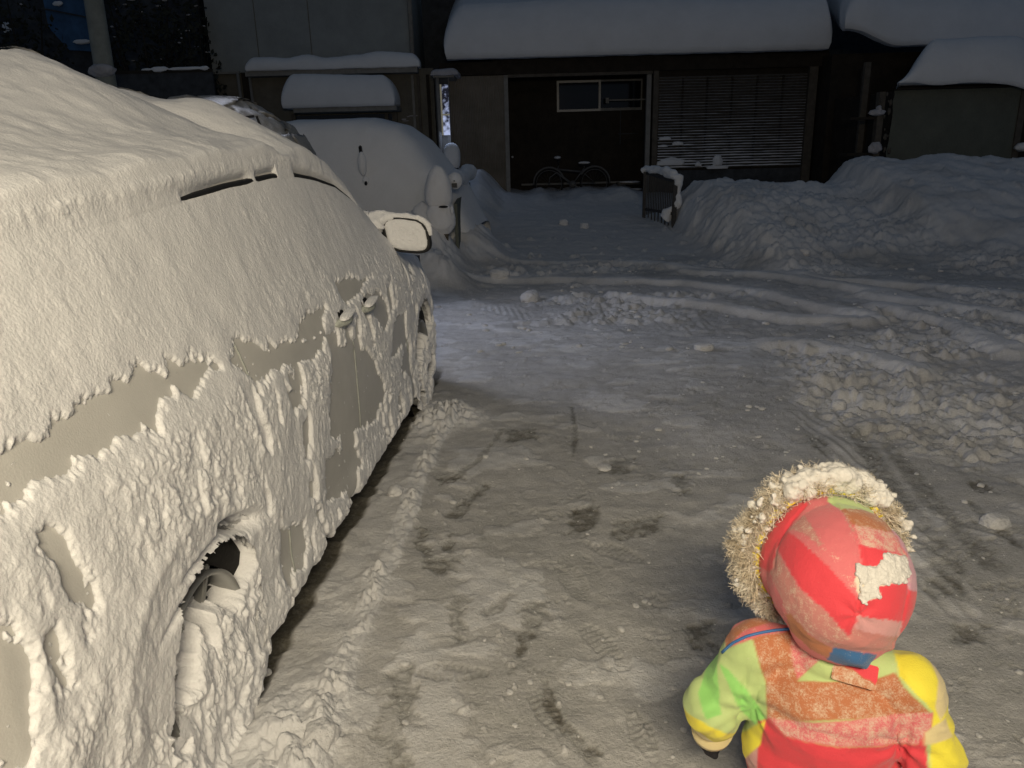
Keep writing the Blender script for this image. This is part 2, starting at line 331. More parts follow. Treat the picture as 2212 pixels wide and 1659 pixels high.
def height(x, y):
    s, wd = tocar(x, y)
    fine = fbm(x*14, y*14, 5, 3)
    z = .006*fine+.018*fbm(x*1.7, y*1.7, 3, 11)
    dirt_shade = .34+.13*fbm(x*3.1, y*2.2, 5, 21)+.10*fbm(x*16, y*26, 4, 23)
    dirt_shade = dirt_shade-.03*ss(2.5, 5.0, y)
    # scuffed plates of thin snow on the trodden part
    pl = ss(.12, .3, fbm(x*4.2+2, y*6.5, 5, 41)); z = z+.005*pl; dirt_shade = dirt_shade-.16*pl
    cr = domes(x*26, y*26, 51, .10, .10, .36)*ss(-.1, .3, fbm(x*2.5, y*2.5, 3, 52)); z = z+cr/26*.9; dirt_shade = np.where(cr > .02, np.minimum(dirt_shade, .22), dirt_shade)
    # fluffy strip beside the car
    edge = .215+.05*vn(s*2.3, 0*s, 61)+.02*vn(s*9, wd*3, 62)+.05*ss(.6, .0, s)
    st = ss(.02, -.02, wd-edge)*ss(-1.6, -1.2, s)*ss(2.95, 2.6, s)
    ridge = np.exp(-((wd-edge+.045)/.035)**2)*ss(3.0, 2.6, s)*ss(-1.6, -1.2, s)*(.45+.55*ss(-.2, .3, vn(s*4.7, 0*s, 63)))
    lum = domes(x*17, y*17, 64, .85)*.05+domes(x*34+3, y*34, 65, .9)*.022+domes(x*80+3, y*80, 66, .9)*.008
    z = z+st*(.006+.010*fbm(x*9, y*9, 5, 66))+ridge*lum*1.25
    bigc = np.exp(-(((s-.02)/.25)**2+((wd-.13)/.12)**2)); z = z+bigc*(domes(x*9, y*9, 67, 1)*.075+domes(x*22, y*22, 68, .9)*.03+.015)
    dirt_shade = dirt_shade*(1-st)+st*(.16+.12*fbm(x*8, y*8, 4, 69)); dirt_shade = np.where(ridge > .15, np.minimum(dirt_shade, .08), dirt_shade); dirt_shade = dirt_shade*(1-np.clip(bigc*1.6, 0, 1))
    for (cx, cy), hh in SMALL:
        g = np.exp(-((x-cx)**2+(y-cy)**2)/.018); z = z+g*hh*(.25+domes(x*24, y*24, 71, 1)*1.1+.2*fbm(x*40, y*40, 3, 72)); dirt_shade = dirt_shade*(1-np.clip(g*1.5, 0, 1))
    un = ss(.0, -.03, wd+.012*vn(s*14, wd*3, 74))*ss(-1.2, -1.0, s)*ss(3.6, 3.4, s); dirt_shade = dirt_shade*(1-un)+.92*un; z = z-un*.012  # bare ground under the car, darkened in colour to stand for the sill's shadow
    # dark scraped marks
    jit = .018*fbm(x*22, y*22, 4, 81)+.012*fbm(x*60, y*60, 3, 83); dk = np.zeros(x.shape)
    for P in DARK: dk = np.maximum(dk, ss(.012, -.02, sdpoly(x, y, P)+jit*(1+.25*y)))
    for P, wl in LINES: dk = np.maximum(dk, .8*ss(.6, -.5, (sdline(x, y, P)-wl)/wl+2*jit/wl*.4))
    dk = dk*(.55+.45*ss(-.35, .25, fbm(x*45, y*45, 3, 84))); near = ss(7, 5, y)
    dirt_shade = dirt_shade+dk*.38*near; z = z-.007*dk*near
    foot = ss(.25, .45, fbm(x*7+4, y*9, 3, 86))*ss(.1, .3, vn(x*70, y*70, 87))*near*ss(-.3, .2, x); z = z-.004*foot; dirt_shade = dirt_shade+.12*foot
    for (cx, cy), a_, L_ in PRINTS[::2]:
        px = (x-cx)*math.cos(a_)+(y-cy)*math.sin(a_); py = -(x-cx)*math.sin(a_)+(y-cy)*math.cos(a_)
        e = ss(1.08, .9, np.hypot(py/L_, px/(.38*L_)*(1+.25*ss(-.2, -.6, py/L_)))+.16*fbm(x*30, y*30, 3, 88)); tr_ = .5+.5*np.sin(py*2*math.pi/.022+2.2*np.abs(px)/.04)
        z = z-e*(.0025+.0025*tr_)+.004*ss(.5, 1.0, e)*0; dirt_shade = dirt_shade+e*(.05+.13*tr_*ss(-.5, .3, vn(x*30, y*30, 89)))
    for P, w_ in TREADS:
        d_ = sdline(x, y, P); k_ = ss(w_, w_*.8, d_); a_ = x*.995+y*.1; pat = np.sin(a_*2*math.pi/.06+3*np.sign(np.sin(d_*2*math.pi/.055)))*.5+.5
        z = z+k_*(.007*pat-.006)*ss(-.3, .3, vn(x*3, y*3, 87)); dirt_shade = dirt_shade*(1-.35*k_*pat)
    # churned and rutted area
    d = sdpoly(x, y, CHURN)+.35*fbm(x*1.3, y*1.3, 4, 91); c = ss(.12, -.25, d)*ss(10.6, 9.4, y)
    tr = np.zeros(x.shape)
    for P in TRACKS: tr = np.maximum(tr, ss(.16, .04, sdline(x, y, P)*(1+.3*vn(x*2, y*2, 93))))
    rough = domes(x*6.5, y*6.5, 94, .40)*.085+domes(x*14, y*14, 95, .5)*.040+.022*fbm(x*9, y*9, 4, 92)+domes(x*32, y*32, 96, .6)*.012+.018*fbm(x*16, y*16, 5, 90)+.03*fbm(x*2.2, y*3.2, 4, 97)
    low = ss(-.25, .35, fbm(x*.9, y*1.5, 3, 98))
    z = z+c*(rough*(.25+.75*low)*(1-.8*tr)+.055*tr-.02)
    dirt_shade = dirt_shade*(1-c)+c*(.15+.22*fbm(x*2.4, y*3.5, 5, 99)-.14*tr+.14*(1-low))
    mid = ss(4.4, 5.6, y)*(1-c); dirt_shade = dirt_shade-mid*.12
    z = z+ss(4.3, 5.5, y)*(1-c)*.010*fbm(x*7, y*12, 4, 100)
    # driveway rising to the shed
    rise = ss(9.8, 15.2, y)*.42; z = z+rise+ss(9.3, 10.2, y)*.02*fbm(x*1.6, y*1.6, 4, 101)
    g = ss(14.0, 15.0, y)*ss(.1, .9, x)*ss(3.0, 2.4, x); z = z+g*(.10+.15*fbm(x*1.9, y*.6, 3, 103))
    dirt_shade = np.where(y > 9, dirt_shade*ss(11.2, 9.3, y)+.20*ss(9.3, 11.2, y), dirt_shade)
    z = z+ss(9.3, 10.0, y)*ss(12.5, 11.5, y)*domes(x*9, y*9, 105, .12, .15, .4)*.12
    return z, dirt_shade
CRX = [2.3, 2.6, 2.95, 3.8, 4.6, 4.95, 5.15, 5.32, 5.6, 6.4, 7.6, 7.9, 9.5, 16]; CRZ = [.1, .55, .85, .82, .78, .74, .82, 1.06, 1.10, 1.07, 1.10, 1.02, .9, .85]
def bankR(x, y):
    xx = x-(13-y)*.05
    crest = np.interp(xx, CRX, CRZ); toe = 8.1+.7*np.exp(-((x-4.6)/.9)**2)+.25*fbm(x*.9, y*.3, 3, 111)+1.4*ss(3.2, 2.4, x)
    tt = np.clip((y-toe)/(12.1-toe), 0, 1)
    h = crest*(.55*tt+.45*tt*tt*(3-2*tt))*ss(2.25, 2.75, xx-.12*vn(y*1.3, x, 112))
    q = ss(.02, .15, h)
    h = h*(1-.55*ss(12.5, 13.6, y))
    h = h+q*(.10*fbm(x*1.8, y*1.8, 5, 113)+.03*fbm(x*7, y*7, 4, 116)*ss(6.3, 5.0, x)+(domes(x*5, y*5, 114, .5)*.09+domes(x*11, y*11, 115, .6)*.05)*ss(5.8, 4.9, x)*(1.1-ss(.4, 1, tt)*.75))
    h = h-ss(9.8, 15.2, y)*.42*q
    return np.maximum(h, 0)
def bankL(x, y):
    h = .34*np.exp(-(((x+1.15)/.42)**2+((y-8.9)/.55)**2))+.34*np.exp(-(((x+.95)/.28)**2+((y-9.3)/.3)**2))+.20*np.exp(-(((x+.72)/.25)**2+((y-8.3)/.28)**2))
    h = h*(1+.30*fbm(x*3.2, y*3.2, 4, 121)); h = h+ss(.05, .2, h)*(domes(x*8, y*8, 122, .7)*.05)
    return h*1.5
def bankS(x, y):
    """drift against the corrugated siding and round the gate on the left"""
    h = (.22+.40*ss(11.5, 16, y))*ss(-.02-.25*ss(16, 10.5, y), -.55, x+.1*fbm(x, y*1.2, 3, 131))*ss(10.2, 11.6, y)
    h = h*.75+.12*ss(.55, -.1, x)*ss(13.5, 15.6, y)
    h = h+.55*np.exp(-(((x+.55)/.42)**2+((y-10.3)/.75)**2))*(1+.3*fbm(x*3, y*3, 3, 133))
    return h*(1+.10*fbm(x*1.4, y*1.4, 4, 132))
def terrain():
    u = np.concatenate([-(1.02+np.geomspace(.02, 11, 34))[::-1], np.linspace(-1.02, 1.0, 1180), 1.0+np.geomspace(.02, 11, 34)])
    yv = np.concatenate([np.linspace(-9, .7, 30), np.geomspace(.75, 17.5, 1020), np.linspace(17.9, 60, 30)])
    Ye = np.maximum(yv, .75)
    X = u[None, :]*Ye[:, None]; Y = np.repeat(yv[:, None], len(u), 1)
    z, dirt_shade = height(X, Y); r = bankR(X, Y); l = bankL(X, Y); s = bankS(X, Y)
    Z = z+r+l+s; b = np.maximum(r, np.maximum(l, s)); dirt_shade = dirt_shade*(1-ss(.03, .25, b))+ss(.03, .25, b)*(.05+.12*ss(.0, .4, fbm(X*1.8, Y*2.4, 4, 141)))
    dirt_shade = np.clip(dirt_shade, 0, 1)
    V = np.stack([X, Y, Z], -1).reshape(-1, 3); n, m = X.shape
    def fm(a): return a[:-1, :-1]
    mr = (fm(r) > .05) & (fm(X) < 5.16+.1*fm(vn(Y*2, Y, 7))); mr2 = (fm(r) > .05) & ~mr; ml = (fm(l) > .06) & (fm(r) <= .05); ms = (fm(s) > .08) & ~ml & ~mr & ~mr2
    rest = ~(mr | mr2 | ml | ms)
    for nm, mk, lab, cat, kd in (('ground', rest, None, None, 'structure'),
            ('snow_bank', mr, 'long lumpy ploughed snow bank in front of the slatted shutter panel', 'snow bank', None),
            ('snow_bank', mr2, 'highest smooth snow bank at the foot of the grey-green wall on the right', 'snow bank', None),
            ('snow_heap', ml, 'low pinkish heap of shovelled snow at the foot of the snow-capped post', 'snow heap', None),
            ('snow_drift', ms, 'snow drift piled against the corrugated siding left of the open shed', 'snow drift', None)):
        F = grid_f(n, m, mk)
        if len(F) == 0: continue
        V2, F2, d2 = prune(V, F, dirt_shade.reshape(-1)); me = mesh_np(nm, V2, F2); attr(me, 'dirt_shade', d2)
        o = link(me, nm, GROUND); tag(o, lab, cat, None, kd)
terrain()
def gz(x, y):
    x = np.array([float(x)]); y = np.array([float(y)]); return float((height(x, y)[0]+bankR(x, y)+bankL(x, y)+bankS(x, y))[0])

# ------------------------------------------------------------------ car bodies
def catmull(K, n):
    """K: list of (S,) arrays of knot coordinates; n: samples per segment; returns (S, total)"""
    out = []; L = len(K)
    for i in range(L-1):
        p1 = K[i]; p2 = K[i+1]; p0 = K[i-1] if i else 2*p1-p2; p3 = K[i+2] if i+2 < L else 2*p2-p1
        t = np.linspace(0, 1, n[i], endpoint=(i == L-2))[None, :]
        a, b, c, d = p0[:, None], p1[:, None], p2[:, None], p3[:, None]
        out.append(.5*((2*b)+(c-a)*t+(2*a-5*b+4*c-d)*t*t+(3*b-a-3*c+d)*t**3))
    return np.concatenate(out, 1)
WT_S = [-1.1, -1.0, -.85, -.6, 0, .45, .8, 1.18, 1.4, 1.6, 1.83, 2.0, 2.2, 2.4, 2.6, 2.9, 3.1, 3.3, 3.45, 3.55, 3.62]
WT_Z = [.90, 1.05, 1.2, 1.26, 1.30, 1.325, 1.348, 1.362, 1.358, 1.335, 1.295, 1.23, 1.10, .95, .89, .84, .80, .72, .63, .52, .38]
def carpoints(S, seg, half=.85):
    wt = np.interp(S, WT_S, WT_Z); k = np.ones(9)/9.0
    cab = ss(2.45, 1.6, S)*ss(-1.15, -.8, S)                # 1 where there is a roof
    dW = -np.interp(S, [2.9, 3.1, 3.3, 3.45, 3.55, 3.62], [0, .02, .08, .2, .36, .6])-np.interp(S, [-1.1, -1.0, -.8, -.55], [.4, .18, .05, 0])
    top = wt+.20*cab+.06*(1-cab)
    belt = np.minimum(.95, wt-.05); mid = np.minimum(.78, wt-.14); low = np.minimum(.5, wt-.22)
    f = lambda v: np.full(S.shape, float(v))
    tum = (wt-.95)/.40; ww = -.03-.14*np.clip(tum, 0, 1)
    Kw = [f(-.25), f(-.02), f(.0), f(.012), f(.004), f(-.03), ww-.03*(1-cab), ww-.05-.07*(1-cab), ww-.30, f(-half)]
    Kz = [f(.19), f(.145), f(.30), low, mid, belt, wt, wt+.085*cab+.02*(1-cab), top-.03-.045*cab, top]
    Kw = [k+dW for k in Kw[:-1]]+[f(-half)]
    Kw = [np.maximum(k, -half) for k in Kw]
    return catmull(Kw, seg), catmull(Kz, seg), cab, wt
ZH = {'patch': [
    [(-.45, 1.0), (-.29, 1.0), (-.13, 1.02), (.03, 1.02), (.29, .97), (.34, .94), (.19, .925), (.05, .945), (-.02, .905), (-.15, .92), (-.24, .93), (-.32, .94), (-.5, .93)],
    [(.46, .985), (.55, .94), (.63, .91), (.85, .885), (1.08, .84), (1.04, .805), (.88, .80), (.72, .825), (.55, .85), (.47, .87), (.38, .93)],
    [(.88, .925), (1.02, .935), (1.16, .915), (1.08, .87), (.95, .84), (.82, .86)],
    [(1.35, .965), (1.5, .965), (1.62, .95), (1.82, .915), (1.70, .90), (1.55, .88), (1.37, .885)],
    [(1.10, .76), (1.3, .765), (1.56, .65), (1.72, .5), (1.80, .39), (1.62, .33), (1.47, .355), (1.25, .40), (.98, .50), (1.0, .62)],
    [(1.62, .87), (1.85, .86), (2.0, .70), (1.85, .66), (1.72, .76)],
    [(2.04, .68), (2.29, .66), (2.27, .55), (2.1, .50), (1.91, .51)],
    [(.49, .40), (.56, .38), (.67, .34), (.71, .22), (.62, .20), (.54, .24), (.44, .31)],
    [(.90, .43), (1.05, .42), (1.26, .36), (1.38, .24), (1.2, .22), (1.05, .24), (.9, .30)],
    [(-.62, .80), (-.54, .83), (-.50, .70), (-.56, .55), (-.66, .6)], [(-.40, .86), (-.36, .86), (-.34, .70), (-.38, .66)],
    [(-.47, .72), (-.44, .72), (-.43, .60), (-.47, .60)]]}
def wheelcut(s, z, s0, r): return np.hypot(s-s0, z-.30)-r
CARROOT = root('parked_car', (float(CA[0]), float(CA[1]), 0), 'nearest parked car plastered all over with wet snow, grey paint showing in patches', 'car')
def build_car():
    S = np.concatenate([np.linspace(-1.1, -.72, 40, endpoint=False), np.linspace(-.72, 3.0, 1160, endpoint=False), np.geomspace(1, 1.62, 130)-1+3.0])
    seg = [6, 44, 52, 70, 44, 110, 30, 34, 30]
    Wg, Zg, cab, wt = carpoints(S, seg); nv = Wg.shape[1]; Sg = np.repeat(S[:, None], nv, 1)
    ends = np.cumsum([0]+seg); iw = ends[6]               # column of the window top line
    # arc position and normals of the smooth body
    Nw = np.gradient(Zg, axis=1); Nz = -np.gradient(Wg, axis=1); 
    ds = np.gradient(S)[:, None]; Ws = np.gradient(Wg, axis=0)/ds; Zs = np.gradient(Zg, axis=0)/ds
    Ns = -(Nw*Ws+Nz*Zs); L = np.sqrt(Nw**2+Nz**2+Ns**2)+1e-9; Nw, Nz, Ns = Nw/L, Nz/L, Ns/L
    # ---- body
    j = np.arange(0, nv, 3); i = np.arange(0, len(S), 4); j[-1] = nv-1
    sb, wb, zb = Sg[np.ix_(i, j)], Wg[np.ix_(i, j)], Zg[np.ix_(i, j)]
    def cutmask(s, w, z, r): 
        c = np.minimum(wheelcut(s, z, .05, r), wheelcut(s, z, 2.80, r)); return (c > 0) | (w < -.45)
    def shell(s, w, z, mask, nm, m, parent, extra=None):
        V = carp(s.ravel(), w.ravel(), z.ravel())-CA; n_, m_ = s.shape
        F = grid_f(n_, m_, mask); V, F = prune(V, F); me = mesh_np(nm, V, F); return link(me, nm, m, parent)
    mk = cutmask(sb, wb, zb, .37)[:-1, :-1]
    full = np.concatenate([wb, (-1.7-wb)[:, -2::-1]], 1); fz = np.concatenate([zb, zb[:, -2::-1]], 1); fs = np.concatenate([sb, sb[:, -2::-1]], 1)
    mk2 = np.concatenate([mk, mk[:, ::-1]], 1); 
    body = shell(fs, full, fz, mk2, 'body', PAINT, CARROOT)
    # floor and wheel wells so that nothing shows through the arches
    for s0, s1 in ((-.95, -.40), (.40, 2.40), (3.2, 3.35)):
        b = MB(); b.box((-1.62, s0, .16), (-.10, s1, .80)); o = b.build('underbody', BLACK)
        o.matrix_world = Matrix.Translation(Vector(CA)) @ Matrix.Rotation(-CT, 4, 'Z'); o.parent = CARROOT; o.matrix_parent_inverse = Matrix.Translation(-CARROOT.location)
    for s0 in (.05, 2.8):
        a = np.linspace(0, math.pi*2, 64); rr = .375; ww = np.linspace(-.03, -.42, 6)
        A, Wd = np.meshgrid(a, ww, indexing='ij'); V = carp((s0+rr*np.cos(A)).ravel(), Wd.ravel(), (.30+rr*np.sin(A)).ravel())-CA
        o = link(mesh_np('wheel_well', V, grid_f(64, 6)), 'wheel_well', BLACK, CARROOT)
        b = MB(); b.box((-.50, s0-.44, .08), (-.42, s0+.44, .76)); o = b.build('wheel_well_wall', BLACK); o.matrix_world = Matrix.Translation(Vector(CA)) @ Matrix.Rotation(-CT, 4, 'Z'); o.parent = CARROOT; o.matrix_parent_inverse = Matrix.Translation(-CARROOT.location)
    # ---- snow shell: thickness along the normal, plus load on the upward faces
    arc = np.cumsum(np.concatenate([np.zeros((len(S), 1)), np.hypot(np.diff(Wg, axis=1), np.diff(Zg, axis=1))], 1), 1)
    u = Sg; v = arc
    up = ss(.25, .85, Nz)
    sl = u+v*.16                                              # streaks lean as they slide down
    grain = domes(u/.018+v*3, v/.021, 201, .8, .25, .6)*.011+domes(sl/.042, v/.050, 203, .5, .25, .6)*.020+domes(u/.0095, v/.0105, 205, .8, .2, .6)*.0075
    soft = .007*fbm(u*4, v*4, 3, 207)+.004*fbm(u*20, v*12, 4, 209)
    streak = (np.abs(vn(sl/.030, v/.16, 211))*.006+.004*fbm(sl/.016, v/.07, 3, 212))*(.10+.90*ss(.5, 1.2, u))
    upper = ss(.92, 1.12, Zg)
    rear = ss(.9, -.2, u); zl = ss(.85, .7, Zg)
    # heavier plastering low and to the rear
    heavy = rear*ss(.95, .6, Zg)
    t = .013+soft+grain*(.45+.75*ss(-.35, .4, fbm(u*3.2, v*3.6, 3, 215)))*(.26*upper*(1-.5*ss(.6, 1.9, u))+.62*(1-upper))+streak*(1-upper)*(.15+.25*(1-heavy))
    t = t+heavy*(.012+.013*fbm(sl*6, v*4.5, 4, 213)+domes(sl/.085, v/.13, 214, .8)*.009)
    swell = domes(sl/.16, v/.30, 216, .35, .25, .6)*.035*(1-upper)*ss(.2, .5, Zg); t = t+swell*.25
    # bare patches of paint, ragged at the lower rim where the snow has slid
    rag = .028*fbm(sl/.040, v/.08, 4, 221)+.014*fbm(u/.012, v/.018, 3, 222)
    t = .012+(t-.012)*(.70+.3*upper)
    t = .012+(t-.012)*(1-.92*ss(.12, .50, Nz))
    bare = np.full(u.shape, -1.0)
    dmin = np.full(u.shape, 9.0)
    for P in ZH['patch']:
        d = sdpoly(u, Zg, P); dmin = np.minimum(dmin, d); bare = np.maximum(bare, ss(.012, -.012, d+rag))
    t = .006+(t-.006)*(.38+.62*ss(-.01, .075, dmin+.02*fbm(u*14, v*14, 3, 224)))
    d2 = ss(.30, .42, fbm(sl*5.5, v*3.2, 4, 225))*ss(.88, .80, Zg)*ss(-.9, .5, u+.3*(.8-Zg)); d2 = d2*ss(-.02, .05, d2)
    sp = ss(.26, .36, fbm(sl/.07, v/.17, 4, 227))*ss(.90, .82, Zg)*ss(-.4, 1.0, u)
    bare = np.maximum(bare, np.maximum(d2, sp)*.98)
    flecks = domes(u/.016, v/.020, 229, .16, .10, .34)*.016
    t = t*(1-bare)-.006*bare+np.where(bare > .5, np.maximum(0, flecks-.0)*1.6, 0)
    # the roof snow overhangs the side glass; a dark slit shows below its rim
    iv = np.arange(nv)[None, :]; above = ss(iw-4, iw+10, iv)*cab[:, None]
    lipn = .010*fbm(u*9, v*0, 3, 231)
    win = ss(iw-1, iw-30, iv)*cab[:, None]
    slit = ((u > .50) & (u < 1.22)) | ((u > 1.38) & (u < 2.06)); sw = np.where(slit, 1.0, 0.0)*ss(-.55, -.25, fbm(u*5, u*0, 2, 233))
    band = np.exp(-((iv-iw-1)/2.6)**2)*cab[:, None]*sw*ss(.42, .95, u)**.5*ss(2.1, 1.9, u)**.5
    t = t*(1-band)-.012*band
    t = t+above*(.012+.4*lipn*ss(-1, 1, fbm(u*14, v*10, 3, 232)))*ss(iw+60, iw+12, iv)*ss(2.6, 2.2, u)*ss(-.3, .5, u)
    # load on roof, windscreen and bonnet
    lumpr = .045*fbm(u*2.1, Wg*2.2, 2, 241)+.018*domes(u*2.4, Wg*2.6+3, 243, .8, .3, .7)
    load = cab[:, None]*(.12+lumpr)+(1-cab[:, None])*(.085+.02*fbm(u*4, Wg*4, 3, 245))
    load = load*ss(3.62, 3.2, u)+.03
    pile = .03*np.exp(-((u-.05)/.30)**2)*ss(-.35, -.85, Wg)-.035*np.exp(-((u-1.33)/.08)**2)+.045*np.exp(-((u-1.02)/.22)**2)*ss(-.3, -.62, Wg)+.08*np.exp(-((u-1.56)/.16)**2)*ss(-.14, -.42, Wg)*(1-.95*ss(-.50, -.72, Wg))-.03*ss(.9, .1, u)*ss(-.3, -.8, Wg)
    edge_r = ss(-.22, -.95, Wg)
    tz = up*(load*(.12+.88*edge_r)+pile*cab[:, None])+up*(.004*fbm(u*22, Wg*22, 3, 247)+.010*fbm(u*5, Wg*6, 3, 248))
    # wheel arch lips: a ledge of snow over each wheel, hollow beneath it
    for s0 in (0.0, 2.8):
        ra = np.hypot(u-s0, Zg-.30)
        t = t+(.006*np.exp(-((ra-.385)/.022)**2))*ss(.3, .45, Zg)
    for s0 in (.05, 2.8): t = t*(.50+.50*ss(.30, .40, np.hypot(u-s0, Zg-.31)))
    hol = np.exp(-(((u-.235)/.075)**2+((Zg-.555+.35*(u-.235))/.020)**2)); t = t-.10*hol
    hol2 = np.exp(-(((u-.06)/.10)**2+((Zg-.575)/.011)**2)); t = t-.032*hol2; hol3 = np.exp(-(((u+.07)/.07)**2+((Zg-.525-.2*(u+.07))/.010)**2)); t = t-.03*hol3
    blur = np.exp(-(((u-1.60)/.11)**2+((Zg-.835)/.035)**2))+np.exp(-(((u-1.27)/.11)**2+((Zg-.853)/.035)**2)); t = np.maximum(t*(1-.55*np.clip(blur, 0, 1)), -.002)+0*t if False else t*(1-.35*np.clip(blur, 0, 1))
    P_s = u+Ns*t; P_w = Wg+Nw*t; P_z = Zg+Nz*t+tz
    P_z = P_z-np.where(iv < ends[2], .012*np.abs(vn(u*30, v*0, 251)), 0)
    rg = .013*fbm(u*30, Zg*14, 4, 253)+.010*fbm(u*70, Zg*40, 3, 254)
    hole = np.minimum(np.hypot((P_s-.075)/.235, (P_z-.36)/.20)-1, np.hypot((P_s-2.80)/.30, (P_z-.31)/.31)-1)*.18+rg
    hole = np.minimum(hole, (np.hypot((P_s+.165-.5*(P_z-.3))/.016, (P_z-.27)/.09)-1)*.016+.3*rg)
    hole = np.where(P_z < .215, np.minimum(hole, np.minimum(np.hypot(P_s-.05, P_z-.305)-.285, np.hypot(P_s-2.8, P_z-.305)-.285)), hole)
    hole = np.minimum(hole, .55-hol-.4*np.abs(fbm(u*30, Zg*30, 3, 255)))
    mk = ((hole > 0) | (Wg < -.45))[:-1, :-1] & (t > -.30)[:-1, :-1]
    V = carp(P_s.ravel(), P_w.ravel(), P_z.ravel())-CA; F = grid_f(*u.shape, mk); V, F = prune(V, F)
    link(mesh_np('snow_cover', V, F), 'snow_cover', SNOW, CARROOT)
    # far half of the roof, coarse
    jj = np.arange(0, nv, 5); jj[-1] = nv-1; ii = np.arange(0, len(S), 5)
    a = P_s[np.ix_(ii, jj)]; b = (-1.7-P_w)[np.ix_(ii, jj)]; c = (Zg+Nz*.02+tz)[np.ix_(ii, jj)]
    V = carp(a.ravel(), b.ravel(), c.ravel())-CA; mk = np.minimum(wheelcut(a, c, .05, .335), wheelcut(a, c, 2.8, .325)) > 0
    F = grid_f(*a.shape, (mk | (b < -2.5))[:-1, :-1])[:, ::-1]; V, F = prune(V, F); o = link(mesh_np('snow_cover', V, F), 'snow_cover', SNOW, CARROOT); o['label'] = 'snow on the far side of the car'
    # window seal showing in the slit
    for a0, a1 in ((.50, 1.24), (1.38, 2.14)):
        k = (S > a0) & (S < a1); pts = carp(S[k], Wg[k, iw]+.001, Zg[k, iw]+.003)-CA
        b = MB(); b.tube([tuple(p) for p in pts[::6]], .011, 8); o = b.build('window_seal', BLACK, None, True); own2(o, CARROOT)
    # door shut lines scratched in the paint, with rime in them
    def onbody(s, z, off=0):
        i = int(np.argmin(np.abs(S-s))); jn = int(np.argmin(np.abs(Zg[i, :ends[7]]-z))); return carp(np.array([s]), np.array([Wg[i, jn]+off]), np.array([z]))[0]-CA
    for s0, zs in ((1.38, (.38, .76)), (.44, (.86, 1.02)), (.56, (.16, .42)), (2.32, (.45, .8))):
        b = MB(); b.tube([tuple(onbody(s0+.01*math.sin(z*9), z, .001)) for z in np.linspace(zs[0], zs[1], 14)], .0022, 6); own2(b.build('door_seam', FROST, None, True), CARROOT)
    # door handles
    for s0, z0 in ((1.27, .853), (1.60, .835)):
        p = onbody(s0, z0); o = handle(p); own2(o, CARROOT)
    return onbody
def local_car(V): return V[:, :1]*CD+V[:, 1:2]*CN+V[:, 2:3]*np.array([0, 0, 1.0])
def handle(p):
    # a rounded grip over a shallow cup, rimed over
    V, F = ico(4); V = np.sign(V)*np.abs(V)**.75; a = V*np.array([.078, .016, .018]); a[:, 1] += .034*(1-(a[:, 0]/.085)**2); a[:, 2] += a[:, 0]*.10
    a = a*(1+.05*fbm3(V*5, 3, 5))[:, None]
    me = mesh_np('door_handle', local_car(a)+p, F); o = link(me, 'door_handle', FROST)
    c = V*np.array([.05, .004, .030]); c[:, 1] += .004; cu = link(mesh_np('handle_cup', local_car(c)+p, F), 'handle_cup', BLACK); own2(cu, o)
    sn = V*np.array([.070, .020, .010]); sn[:, 1] += .034; sn[:, 2] += .016+.1*V[:, 0]*.07; sn = sn*(1+.1*fbm3(V*4, 3, 9))[:, None]
    s_ = link(mesh_np('snow', local_car(sn)+p, F), 'snow', SNOW); own2(s_, o)
    return o
onbody = build_car()
